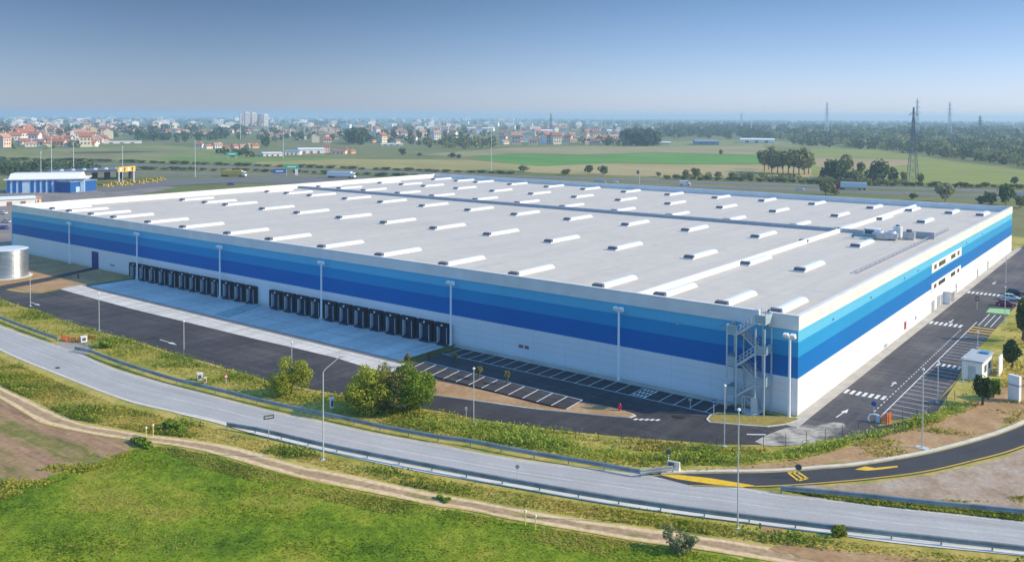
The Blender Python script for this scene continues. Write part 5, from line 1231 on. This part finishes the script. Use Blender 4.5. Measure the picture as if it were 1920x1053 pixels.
sheet('lamp_footing', [(at(1729, 840)[0]+a, at(1729, 840)[1]+b) for a, b in ((-.7, -.5), (.7, -.5), (.7, .5), (-.7, .5))], .1, G_CONC, None)
fo = [o for o in bpy.data.objects if o.name.startswith('lamp_footing')][0]; tag(fo, 'pale square concrete footing under the lamp on the orange bank', 'footing')
# tall motorway masts far off
MAST = paint('mast grey', (0.62, 0.66, 0.70), .5)
for i, (px, py, t, lb) in enumerate([(97, 352, 268, 'tall light mast rising behind the left end of toll building'), (77, 350, 292, 'second light mast left of the tall mast by toll building'),
    (138, 322, 272, 'thin light mast behind the toll canopy'), (230, 345, 280, 'light mast by the yellow sign of the toll canopy'), (366, 332, 268, 'light mast in the lane divide left of the yellow lorry'),
    (531, 296, 250, 'pale mast beside the blue roofed far shed'), (451, 262, 218, 'pale mast standing in front of the apartment towers'), (921, 320, 232, 'tall thin mast behind the far roof edge near centre'), (1260, 254, 224, 'pale mast in the woods right of the far village'), (1199, 346, 320, 'white pole with camera behind roof beside the white van'), (1409, 250, 222, 'faint mast on the wooded skyline right of centre'), (825, 246, 224, 'slim mast on the hazy town skyline'), (1127, 244, 222, 'slim mast above the far village roofs, left one'), (1136, 244, 221, 'slim mast above the far village roofs, right one')]):
    p = at(px, py); d = dist(p); h = (py-t)/F*d; r = max(.10, d*.00030)
    e = empty('mast', (p[0], p[1], 0), facing(p), lb, 'mast')
    MB().cyl((0, 0, 0), (0, 0, h), r*1.2, r*.7, 8).build('pole', MAST, e)
    MB().cyl((0, 0, h-.6), (0, 0, h), r*2.2, r*2.2, 10).build('lamp_ring', MAST, e)
# lattice pylons
PYL = paint('pylon steel', (0.20, 0.22, 0.24), .6)
def pylon(px, py, t, wpx, label, thick=1.0, mat=PYL):
    p = at(px, py); d = dist(p); h = (py-t)/F*d; w = wpx/F*d; k = d*.00030*thick
    e = empty('pylon', (p[0], p[1], 0), facing(p)+.3, label, 'pylon', 'electricity pylons')
    m = MB(); n = 9
    def hw(q): return w/2*(1-q)**1.3*(1 if q < .62 else 1)+w*.045
    for sx in (-1, 1):
        for sy in (-1, 1):
            for i in range(n):
                a, b = i/n, (i+1)/n; m.bar((sx*hw(a), sy*hw(a), a*h), (sx*hw(b), sy*hw(b), b*h), k*1.3)
    for i in range(n):
        a, b = i/n, (i+1)/n
        for s in (-1, 1):
            m.bar((-hw(a), s*hw(a), a*h), (hw(b), s*hw(b), b*h), k*.8).bar((hw(a), s*hw(a), a*h), (-hw(b), s*hw(b), b*h), k*.8)
            m.bar((s*hw(a), -hw(a), a*h), (s*hw(b), hw(b), b*h), k*.8)
    m.build('tower', mat, e)
    for q, l in ((.66, .8), (.78, .62), (.90, .5)):
        MB().bar((-w*l, 0, h*q), (w*l, 0, h*q), k*1.4).bar((-w*l, 0, h*q), (0, 0, h*(q+.05)), k).bar((w*l, 0, h*q), (0, 0, h*(q+.05)), k).build('crossarm', mat, e)
    return e
pylon(1711, 343, 214, 15, 'big dark lattice pylon beyond the motorway on the right', 1.1)
pylon(1719, 262, 192, 8, 'pale distant pylon just behind the big dark pylon', .7, MAST)
pylon(1550, 256, 195, 7, 'pale distant pylon left of the big dark pylon', .7, MAST)
pylon(1780, 258, 198, 7, 'pale distant pylon right of the big dark pylon', .7, MAST)
pylon(1837, 262, 222, 7, 'small dark pylon in the woods at far right', .9)
pylon(1033, 250, 212, 5, 'small far pylon above the far village skyline', .8)
pylon(1390, 250, 212, 5, 'small far pylon on the right skyline before the woods', .6, MAST)

# signs, boxes and bits beside the roads
def sign(px, py, hpx, shape, col, label, r=.3, back=False, cat='sign', ang=0.0, plate=None, name='road_sign'):
    p = at(px, py); h = hpx/F*dist(p); e = empty(name, (p[0], p[1], 0), facing(p)+ang, label, cat)
    MB().cyl((0, 0, 0), (0, 0, h), .045, .045, 8).build('pole', PGAL, e)
    if shape == 'round': MB().cyl((0, -.09, h-r*.8), (0, -.05, h-r*.8), r, r, 20).build('plate', col, e)
    elif shape == 'rect':
        w, hh = plate; MB().box(-w/2, w/2, -.09, -.05, h-hh, h).build('plate', col, e)
        MB().box(-w*.36, w*.36, -.105, -.093, h-hh*.62, h-hh*.38).build('stripe', PGAL, e)
    elif shape == 'tri':
        MB().prism([(-r, h-r*1.6), (r, h-r*1.6), (0, h)], -.09, -.05, 'y').build('plate', paint('sign red', (.55, .03, .03), .5), e)
        MB().prism([(-r*.6, h-r*1.4), (r*.6, h-r*1.4), (0, h-r*.45)], -.105, -.093, 'y').build('face', LAMPW, e)
    return e
SGREY = paint('sign back grey', (0.10, 0.11, 0.12), .5); SBLUE = paint('sign blue', (.02, .12, .40), .5)
sign(1253, 876, 34, 'round', SGREY, 'dark round sign on post beside the white barrier block', .3)
sign(1497, 897, 26, 'round', SGREY, 'dark round sign at the kerb of side road by the stencil', .34)
sign(970, 908, 38, 'round', paint('sign grey', (.30, .32, .34), .5), 'grey round sign in front of the lower guardrail', .22)
sign(504, 822, 44, 'rect', SGREY, 'dark rectangular sign with pale stripe by the lower guardrail', ang=.2, plate=(1.25, .5))
sign(1638, 778, 24, 'round', SBLUE, 'blue round sign beside the white bar at lot exit', .33)
sign(1832, 580, 22, 'rect', SGREY, 'dark sign on post in the road beside the right face', plate=(.7, .9))
sign(424, 722, 22, 'tri', None, 'red and white triangle sign in grass by upper guardrail', .4)
sign(1294, 768, 22, 'rect', paint('sign grey', (.30, .32, .34), .5), 'grey plate sign at the island tip by red hydrant', plate=(.5, .35))
sign(1338, 782, 34, 'rect', SBLUE, 'blue sign at the left end of the corner lawn', plate=(.45, .6))
sign(874, 784, 22, 'rect', PGAL, 'small pale plate sign in the grass left of the thin lamp', plate=(.3, .4))
# white low bar and orange netting at the lot exit
p = at(1632, 790); e = empty('pipe_barrier', (p[0], p[1], .05), facing(p), 'white bent barrier pipe at the exit of the right car park', 'barrier')
MB().tube([(.9, 0, .9), (.35, 0, .95), (-.1, 0, .8), (-.3, 0, .35), (-.2, 0, 0)], .11, 10).build('pipe', LAMPW, e); MB().box(.7, 1.1, -.2, .2, 0, .9).build('housing', paint('pale blue trim', (0.55, 0.68, 0.80), 0.5, 0.05), e)
ORN = paint('orange plastic netting', (0.85, 0.20, 0.05), .6, .1)
def netting(pts, label, h=.9):
    W = ats(pts); e = empty('safety_netting', (*W[0], 0), 0, label, 'safety net'); w0 = W[0]; m = MB()
    for a, b in zip(W[:-1], W[1:]):
        a = (a[0]-w0[0], a[1]-w0[1]); b = (b[0]-w0[0], b[1]-w0[1])
        for k in range(7): z = .05+k*(h-.1)/6; m.bar((*a, z), (*b, z+rnd.uniform(-.04, .04)), .05)
        nn = max(3, int(math.hypot(b[0]-a[0], b[1]-a[1])/.16))
        for k in range(nn+1): t = k/nn; x = a[0]+(b[0]-a[0])*t; y = a[1]+(b[1]-a[1])*t; m.bar((x, y, .03), (x, y, h), .045)
    m.build('net', ORN, e)
    for a in W: MB().cyl((a[0]-w0[0], a[1]-w0[1], 0), (a[0]-w0[0], a[1]-w0[1], h+.2), .05, .05, 6).build('stake', BARK, e)
netting([(116, 637), (128, 641), (142, 642), (152, 640)], 'orange safety netting at the lay-by left of the white box')
netting([(166, 634), (178, 636)], 'short orange netting right of the white box by lay-by', .6)
netting([(1650, 793), (1662, 795), (1672, 788)], 'orange netting on stakes at the corner of the right bays', 1.2)
# white utility boxes
def cabinet(px, py, w, d, h, mat, label, rz=0.0, cat='cabinet'):
    p = at(px, py); e = empty('utility_cabinet', (p[0], p[1], 0), facing(p)+rz, label, cat)
    MB().box(-w/2, w/2, -d/2, d/2, .08, h).build('body', mat, e, bevel=.03)
    MB().box(-w/2-.05, w/2+.05, -d/2-.05, d/2+.05, h, h+.07).build('lid', mat, e)
    MB().box(-w*.3, w*.3, -d/2-.03, -d/2-.004, h*.3, h*.85).build('door', SGREY, e)
    MB().box(-w/2+.03, w/2-.03, -d/2+.03, d/2-.03, 0, .08).build('plinth', RGREY, e)
CREAM = paint('cream plastic', (0.82, 0.76, 0.60), .5, .05)
cabinet(157, 641, .95, .7, .95, LAMPW, 'white utility box beside orange netting at the lay-by', .2)
cabinet(375, 712, .7, .6, .95, LAMPW, 'white box in the grass behind the upper guardrail')
cabinet(622, 766, .5, .45, 1.4, LAMPW, 'slim white cabinet left of the big shrub clump', .3)
cabinet(385, 718, .35, .35, .8, CREAM, 'cream marker box right of the white box in grass')
# plastic barrier block by the side road
p = at(1263, 881); e = empty('barrier_block', (p[0], p[1], 0), facing(p)-.3, 'white and cream barrier block at the mouth of side road', 'barrier')
MB().prism([(-.35, 0), (.35, 0), (.3, .25), (.13, .5), (.12, 1.0), (-.12, 1.0), (-.13, .5), (-.3, .25)], -.7, .7, 'x').build('body', CREAM, e, bevel=.03)
MB().box(-.5, .1, -.34, -.20, .45, .9).build('reflector', SGREY, e)
# pale flared kerb leading to it
p0 = at(1222, 889); p1 = at(1258, 882); e = MB().bar((p0[0], p0[1], .22), (p1[0], p1[1], .28), .4, .4).build('concrete_block', paint('kerb stone', (0.66, 0.60, 0.50), 0.8, 0.15, 0.8)); tag(e, 'long pale concrete block at the right end of upper guardrail', 'block')
# yellow marker posts
YP = paint('marker yellow', (0.75, 0.62, 0.18), .6)
for px, py, lb in ((274, 823, 'yellow marker post at the track bend, left one of pair'), (287, 818, 'yellow marker post at the track bend, right one of pair'), (985, 985, 'yellow marker post in the dirt track, left one of pair'), (1004, 994, 'yellow marker post in the dirt track, right one of pair')):
    p = at(px, py); e = empty('marker_post', (p[0], p[1], 0), 0, lb, 'marker post', 'yellow marker posts')
    MB().cyl((0, 0, 0), (0, 0, 1.35), .05, .05, 8).build('pole', YP, e); MB().box(-.09, .09, -.09, .09, 1.3, 1.5).build('cap', CREAM, e)
# hydrants
RED = paint('hydrant red', (0.55, 0.02, 0.06), .45)
for px, py, mt, lb in ((1162, 771, RED, 'bright red hydrant on the tip of the soil island'), (804, 672, paint('dark red', (.22, .03, .04), .5), 'dark red hydrant on the planted strip by the yard'), (147, 522, paint('dark red', (.22, .03, .04), .5), 'dark red hydrant on the bare soil by the navy door')):
    p = at(px, py); e = empty('hydrant', (p[0], p[1], .1), 0, lb, 'hydrant', 'red hydrants'); e.scale = (.8, .8, .85); m = MB()
    m.cyl((0, 0, 0), (0, 0, .95), .2, .17, 12).cyl((0, 0, .95), (0, 0, 1.15), .22, .1, 12).build('body', mt, e)
    MB().cyl((-.36, 0, .7), (.36, 0, .7), .1, .1, 10).cyl((0, -.34, .6), (0, 0, .6), .12, .12, 10).build('outlet', mt, e)
    MB().cyl((0, 0, -.02), (0, 0, .06), .3, .3, 12).build('flange', mt, e)
# white totem sign
p = at(1902, 752); e = empty('totem_sign', (p[0], p[1], 0), facing(p)-.5, 'tall white totem sign with grey band on the orange bank', 'sign')
MB().box(-.75, .75, -.28, .28, .1, 3.6).build('panel', paint('totem white', (.84, .84, .84), .4, .03), e); MB().box(-.77, .77, -.30, .30, 2.15, 2.4).build('band', RGREY, e); MB().box(-.5, .5, -.2, .2, 0, .1).build('foot', RGREY, e)
# white cabin on the right
ca = empty('prefab_cabin', (14.9, 35.2, 0), R(-2), 'white concrete prefab cabin with grey flat roof beside right bays', 'cabin')
CW = paint('cabin white', (0.80, 0.80, 0.80), .6, .04)
MB().box(-1.35, 1.35, -3.6, 3.6, 0, 2.7).build('wall', CW, ca); MB().box(-1.5, 1.5, -3.75, 3.75, 2.7, 2.95).build('roof', paint('cabin roof grey', (.42, .46, .50), .7), ca)
MB().box(-.5, .5, -3.66, -3.603, .1, 2.1).build('door', paint('cabin door grey', (0.45, 0.50, 0.55), 0.5), ca)
MB().box(1.353, 1.41, -2, -.8, 1.0, 2.0).build('vent_grille', SGREY, ca); MB().box(1.353, 1.41, .8, 2, 1.0, 2.0).build('vent_grille', SGREY, ca); MB().box(-1.41, -1.353, -1, 0, 1.0, 2.0).build('vent_grille', SGREY, ca)
MB().box(.0, 1.2, 1.4, 2.8, 2.953, 3.2).build('roof_hatch', paint('blue hatch', (.10, .30, .50), .5), ca)
wl_ = MB().box(-.1, .1, -1.6, 1.6, 0, 2.8).build('wall_panel', CW); wl_.location = (17.6, 37.6, 0); tag(wl_, 'free standing white wall panel behind the prefab cabin', 'panel')

# corrugated water tank at the left edge
def tank_mat():
    m, t, b = new_mat('corrugated tank steel'); v = objco(t); sp = N(t, 'ShaderNodeSeparateXYZ'); t.links.new(v, sp.inputs[0])
    w = math_(t, 'SINE', math_(t, 'MULTIPLY', sp.outputs[2], 22.0)); f = noise(t, v, .6, 4.0)
    h = math_(t, 'ABSOLUTE', math_(t, 'SUBTRACT', math_(t, 'FRACT', math_(t, 'DIVIDE', sp.outputs[2], 1.15)), .5))
    c = ramp(t, f, [(.3, (.33, .37, .40)), (.7, (.45, .49, .52))])
    c = mix(t, c, (.25, .28, .30), math_(t, 'MULTIPLY', math_(t, 'GREATER_THAN', h, .46), .6))
    t.links.new(c, b.inputs['Base Color']); b.inputs['Metallic'].default_value = .75; b.inputs['Roughness'].default_value = .38
    bump_(t, b, w, .05, .5); return m
tp = (-183.2, -18.6); tr = 4.4; th_ = 6.6
te = empty('water_tank', (tp[0], tp[1], 0), 0, 'round corrugated steel water tank at the left edge', 'water tank')
MB().cyl((0, 0, 0), (0, 0, th_), tr, tr, 64).build('shell', tank_mat(), te, smooth=False)
MB().cyl((0, 0, th_), (0, 0, th_+.25), tr+.1, tr-.6, 64).build('roof', paint('tank roof', (.60, .66, .70), .5), te)
MB().cyl((0, 0, 0), (0, 0, .15), tr+.9, tr+.9, 48).build('base', G_STRIP, te)
la = MB()
for x in (-.25, .25): la.bar((tr*.5+x, -tr*.9, 0), (tr*.5+x, -tr*.9, th_), .06)
for k in range(18): la.bar((tr*.5-.25, -tr*.9, .3+k*.35), (tr*.5+.25, -tr*.9, .3+k*.35), .04)
la.build('ladder', PGAL, te)

# ================================================================== VEHICLES
TYRE = paint('tyre rubber', (.02, .02, .022), .85); RIM = paint('wheel rim', (.45, .46, .48), .35, metal=.5); CGL = paint('car glass', (.02, .025, .03), .06, .05, spec=.7)
HEADL = paint('headlight', (.8, .8, .78), .2); TAILL = paint('tail light', (.4, .02, .02), .3)
def car(x, y, rz, paint_m, label, L=3.9, W=1.65, hb=.78, ht=1.32, group='cars parked beside the green bay'):
    e = empty('car', (x, y, .06), rz, label, 'car', group)
    a = L/2
    # body: lofted sections nose to tail
    secs = [(-a, .50, .62, .40), (-a+.18, .80, .68, .28), (-a+1.0, .95, .80, .22), (-.2, .98, .86, .20), (a-.9, .98, .90, .22), (a-.15, .90, .86, .30), (a, .70, .78, .42)]
    vs, fs = [], []; k = 8
    for (xx, ws, top, bot) in secs:
        w = W/2*ws
        vs += [(xx, -w*.92, bot), (xx, -w, bot+.15), (xx, -w*.98, top-.12), (xx, -w*.86, top), (xx, w*.86, top), (xx, w*.98, top-.12), (xx, w, bot+.15), (xx, w*.92, bot)]
    for i in range(len(secs)-1):
        for j in range(k): fs.append((i*k+j, i*k+(j+1) % k, (i+1)*k+(j+1) % k, (i+1)*k+j))
    fs += [tuple(range(k-1, -1, -1)), tuple(range((len(secs)-1)*k, len(secs)*k))]
    MB().add(vs, fs).build('body', paint_m, e, smooth=True)
    c0, c1, r0, r1 = -a+.95, a-.35, -a+1.65, a-.9; w = W/2
    MB().add([(c0, -w*.85, .78), (c1, -w*.85, .84), (c1, w*.85, .84), (c0, w*.85, .78), (r0, -w*.66, ht-.05), (r1, -w*.66, ht-.03), (r1, w*.66, ht-.03), (r0, w*.66, ht-.05)],
             [(3, 2, 1, 0), (4, 5, 6, 7), (0, 1, 5, 4), (1, 2, 6, 5), (2, 3, 7, 6), (3, 0, 4, 7)]).build('window', CGL, e, bevel=.04)
    rf = MB().box(r0-.02, r1+.02, -w*.68, w*.68, ht-.06, ht+.01)
    for s in (-1, 1):
        rf.bar((c0, s*w*.86, .79), (r0, s*w*.67, ht-.03), .07).bar((c1, s*w*.86, .85), (r1, s*w*.67, ht-.03), .09).bar(((r0+r1)/2, s*w*.87, .82), ((r0+r1)/2, s*w*.68, ht-.03), .08)
    rf.build('roof', paint_m, e, bevel=.02)
    for xx in (-a+.72, a-.72):
        for s in (-1, 1):
            t = MB().cyl((xx, s*(w-.19), .30), (xx, s*(w+.01), .30), .30, .30, 18).build('wheel', TYRE, e)
            MB().cyl((xx, s*(w+.005), .30), (xx, s*(w+.03), .30), .19, .17, 14).build('rim', RIM, t)
    for s in (-1, 1):
        MB().box(-a-.01, -a+.14, s*w*.55-.17, s*w*.55+.17, .52, .66).build('headlight', HEADL, e)
        MB().box(a-.12, a+.012, s*w*.62-.14, s*w*.62+.14, .58, .78).build('tail_light', TAILL, e)
    return e
def carpaint(n, c): return paint(n, c, .22, .03, .5, spec=.6)
car(10.7, 92.4, R(184), carpaint('car dark red', (.16, .008, .028)), 'dark red car parked nearest, beside the green bay')
car(10.5, 99.8, R(182), carpaint('car pale blue', (.50, .62, .72)), 'pale blue silver car parked behind the dark red one')
car(10.4, 107.0, R(181), carpaint('car black', (.012, .014, .018)), 'black car parked farthest behind the pale blue one')
def far_place(px, py): return at(px, py)
def hwdir(px, py): a = at(px-40, py); return None
def lorry(px, py, rz, cabm, boxm, label, L=13.5, cabfront=-1):
    p = at(px, py); e = empty('lorry', (p[0], p[1], .12), rz, label, 'lorry')
    s = cabfront
    MB().box(-L/2+ (0 if s > 0 else 2.4), L/2-(2.4 if s > 0 else 0), -1.25, 1.25, 1.1, 4.0).build('trailer', boxm, e, bevel=.05)
    x0, x1 = (L/2-2.2, L/2) if s > 0 else (-L/2, -L/2+2.2)
    cb = MB().prism([(x0, .6), (x1, .6), (x1, 1.9), (x1-.35*s if s > 0 else x1, 3.3), (x0 if s > 0 else x0+.35, 3.3), (x0, 1.9 if s < 0 else 3.3)], -1.2, 1.2, 'y').build('cab', cabm, e, bevel=.05)
    xf = x1 if s > 0 else x0
    MB().box(xf-.10 if s > 0 else xf-.02, xf+.02 if s > 0 else xf+.10, -1.05, 1.05, 1.9, 2.9).build('windscreen', CGL, cb)
    MB().box(-L/2+.3, L/2-.3, -1.0, 1.0, .75, 1.08).build('chassis', SGREY, e)
    for xx in (L/2-1.2, L/2-3.6, -L/2+3.9, -L/2+2.7, -L/2+1.2):
        for t in (-1, 1): MB().cyl((xx, t*.85, .5), (xx, t*1.2, .5), .5, .5, 14).build('wheel', TYRE, e)
    return e
def path_ang(path, p):
    P = smooth_path(path, 200); i = int(np.argmin(np.sum((P-np.array(p))**2, 1))); i = min(max(i, 1), 198); d = P[i+1]-P[i-1]; return math.atan2(d[1], d[0])
YB = paint('lorry yellow', (.80, .53, .08), .5); WB = paint('lorry white', (.85, .85, .86), .4, .03); GB = paint('lorry grey', (.68, .72, .78), .4, .03)
lorry(438, 331.5, path_ang(near_cw, at(438, 331)), LAMPW, YB, 'yellow lorry with white cab on the motorway at left', 17, 1)
lorry(640, 334, path_ang(near_cw, at(640, 334)), LAMPW, WB, 'white lorry on the motorway behind the left roof edge', 19, 1)
lorry(1596, 356, path_ang(near_cw, at(1596, 356)), paint('lorry red', (.28, .02, .03), .4), GB, 'lorry with dark red cab and pale trailer behind the roof', 15.5, -1)
def van(px, py, rz, m, label):
    p = at(px, py); e = empty('van', (p[0], p[1], .12), rz, label, 'van')
    MB().prism([(-3, .4), (3.1, .4), (3.1, 1.2), (2.5, 1.45), (1.7, 2.5), (-3, 2.6)], -1, 1, 'y').build('body', m, e, bevel=.08)
    MB().add([(2.45, -.85, 1.52), (2.45, .85, 1.52), (1.8, .8, 2.38), (1.8, -.8, 2.38), (2.49, -.85, 1.54), (2.49, .85, 1.54), (1.84, .8, 2.41), (1.84, -.8, 2.41)], [(0, 1, 2, 3), (7, 6, 5, 4), (4, 5, 1, 0), (5, 6, 2, 1), (6, 7, 3, 2), (7, 4, 0, 3)]).build('windscreen', CGL, e)
    for s in (-1, 1):
        MB().box(.9, 1.75, s*1.0-.02, s*1.0+.02, 1.5, 2.2).build('window', CGL, e)
        for xx in (-1.9, 2.0): MB().cyl((xx, s*.75, .4), (xx, s*1.02, .4), .4, .4, 14).build('wheel', TYRE, e)
    return e
van(1284, 348, path_ang(near_cw, at(1284, 348)), WB, 'white van on the motorway behind the far roof edge')
for px, py, m, lb in ((1128, 342, carpaint('car pale blue', (.50, .62, .72)), 'pale blue car on the motorway left of the white pole'), (1152, 343.5, carpaint('car white', (.80, .80, .82)), 'white car on the motorway just left of the white pole'), (1499, 357, carpaint('car white', (.80, .80, .82)), 'white car on the motorway left of the shrub at roof edge'), (1913, 366, carpaint('car white', (.80, .80, .82)), 'white car on the motorway at the right edge'), (433, 347, carpaint('car blue', (.05, .10, .40)), 'blue car on the slip road below the yellow lorry'), (1120, 341, carpaint('car silver', (.55, .56, .60)), 'silver car ahead of the pale blue motorway car')):
    p = at(px, py); c = car(p[0], p[1], path_ang(near_cw, p), m, lb, 4.6, 1.9, group='cars on the motorway')

# ================================================================== TOLL PLAZA
BLU = paint('toll blue', (.01, .10, .36), .5); PBL = paint('pale blue panel', (.42, .58, .78), .5)
def along(a, b): p, q = at(*a), at(*b); return p, q, math.atan2(q[1]-p[1], q[0]-p[0]), math.hypot(q[0]-p[0], q[1]-p[1])
p, q, an, L = along((12, 363), (158, 360)); k = L/16
tb = empty('toll_building', (p[0], p[1], 0), an, 'low building with blue and pale vertical stripes and white roof', 'building')
MB().box(0, L, 0, 18, 0, 6.6).build('wall', PBL, tb)
for i in range(13):
    if i in (3, 9): continue
    MB().box(k*(i*1.2+.15), k*(i*1.2+.8), -.25, -.02, .4, 6.0).build('stripe', BLU, tb)
MB().box(-1, L+1, -1.0, 19, 6.6, 7.0).build('roof', RW, tb); MB().prism([(-.6, 7.0), (18.6, 7.0), (14, 9.4), (4, 9.4)], 1, L-2, 'x').build('upper_roof', RW, tb)
p, q, an, L = along((132, 362), (180, 357)); o = empty('toll_annex', (p[0], p[1], 0), an, 'dark blue annex at the right of the striped toll building', 'building')
MB().box(0, L, 0, 12, 0, 5.2).build('wall', BLU, o); MB().box(-.5, L+.5, -.5, 12.5, 5.2, 5.7).build('roof', RB, o); MB().box(L*.2, L*.4, -.2, -.02, .2, 2.8).build('door', PBL, o)
# toll canopy: long thin slab on dark piers
p, q, an, L = along((92, 341), (250, 334)); tc_ = empty('toll_canopy', (p[0], p[1], 0), an, 'long dark toll canopy on piers with lamps on top', 'canopy')
MB().box(0, L, -9, 9, 4.9, 6.0).build('roof', paint('canopy purple grey', (.10, .09, .17), .5), tc_)
MB().box(-.5, L+.5, -9.5, 9.5, 6.03, 6.3).build('deck', paint('canopy top', (.16, .17, .22), .6), tc_)
for i in range(7):
    MB().box(L*(.05+i*.15), L*(.05+i*.15)+2.5, -1.5, 1.5, 0, 4.9).build('pier', paint('dark pier', (.06, .05, .09), .6), tc_)
    MB().cyl((L*(.12+i*.13), -3, 6.3), (L*(.12+i*.13), -3, 7.2), 1.5, .9, 12).build('roof_light', PBL, tc_)
p, q, an, L = along((220, 345), (253, 342)); gs = empty('toll_gantry', (p[0], p[1], 0), an, 'yellow sign gantry at the right end of toll canopy', 'gantry')
MB().box(0, L, -.4, .4, 6.6, 9.4).build('panel', YB, gs)
for i in range(4): MB().box(L*(.12+.22*i), L*(.12+.22*i)+L*.08, -.55, -.42, 7.0, 9.0).build('symbol', SGREY if i % 2 else LAMPW, gs)
for x in (1, L-1): MB().box(x-.4, x+.4, -.3, .3, 0, 6.6).build('post', PGAL, gs)
isl = None
for i in range(18):
    t = i/17; px = 185+t*112+rnd.uniform(-3, 3); py = 351-t*12+rnd.uniform(-2.5, 2.5)
    p = at(px, py); lb = 'yellow toll lane barrier island, %s from left' % ORD[i]
    if isl is None:
        e = empty('toll_island', (0, 0, 0), 0, lb, 'barrier', 'yellow toll lane islands')
        MB().box(-4.5, 4.5, -.9, .9, 0, .9).build('kerb', YB, e); b_ = MB().box(-1.2, 1.2, -.7, .7, .9, 2.7).build('booth', YB, e); MB().box(-1.0, 1.0, -.75, -.72, 1.5, 2.4).build('window', CGL, b_)
        MB().box(2.5, 3.1, -.3, .3, .9, 2.4).build('bollard', YB, e); isl = e; c = e
    else: c = copy_tree(isl); c['label'] = lb
    c.scale = (.8, .55, .55); c.location = (p[0], p[1], .16); c.rotation_euler = (0, 0, path_ang(near_cw, p)+.12)
# motorway sign boards
GRN = paint('sign green', (.05, .36, .24), .5)
def board(px, py, wpx, hpx, top, m, label):
    p = at(px, py); d = dist(p); w = wpx/F*d; h = hpx/F*d; H = (py-top)/F*d
    e = empty('motorway_sign', (p[0], p[1], 0), facing(p), label, 'sign')
    MB().box(-w/2, w/2, -.15, .15, H-h, H).build('panel', m, e)
    for x in (-w*.35, w*.35): MB().box(x-.2, x+.2, .16, .5, 0, H).build('post', PGAL, e)
    MB().box(-w*.3, w*.3, -.2, -.153, H-h*.62, H-h*.42).build('stripe', LAMPW, e)
board(547, 330, 26, 8, 309, GRN, 'green motorway sign board left of the white lorry')
board(524, 327, 22, 8, 317, SBLUE, 'blue motorway board just left of the green board')
board(435, 298, 20, 6, 286, GRN, 'small teal sign board in the field above yellow lorry')
board(556, 328, 5, 12, 317, LAMPW, 'white board post at the right of green board')
# depot buildings and bits at the left edge
shed(20, 386, 70, 14, 12, WW, RW, 'low white depot building at the left edge behind the tank', .05)
shed(66, 380, 18, 10, 8, HW[0], HR[2], 'small cream hut behind the far left corner of warehouse', .1)
cabinet(48, 383, 2.6, 2.4, 3.0, SGREY, 'dark grey cabinet between white depot and cream hut', .1)
for i, (px, py) in enumerate(((5, 402), (12, 418), (6, 430))):
    p = at(px, py); car(p[0], p[1], R(20), (carpaint('car white', (.8, .8, .82)), carpaint('car silver', (.55, .56, .6)), carpaint('car blue', (.05, .10, .40)))[i], ('white', 'silver', 'blue')[i]+' car parked in the depot at the left edge', group='cars in the depot')

# ================================================================== HAZE
me = bpy.data.meshes.new('haze'); b_ = MB().box(-15000, 15000, -3000, 15500, -1.5, 66)
me.from_pydata(b_.v, [], b_.f); ho = bpy.data.objects.new('haze', me); COL.objects.link(ho); ho['kind'] = 'stuff'
tag(ho, 'pale bluish haze over the whole plain', 'haze')
hm = bpy.data.materials.new('haze'); hm.use_nodes = True; t = hm.node_tree; t.nodes.remove(t.nodes['Principled BSDF'])
pv = t.nodes.new('ShaderNodeVolumePrincipled'); pv.inputs['Color'].default_value = (0.57, 0.79, 1.0, 1); pv.inputs['Density'].default_value = 0.00020; pv.inputs['Anisotropy'].default_value = 0.2
t.links.new(pv.outputs[0], t.nodes['Material Output'].inputs['Volume']); me.materials.append(hm)
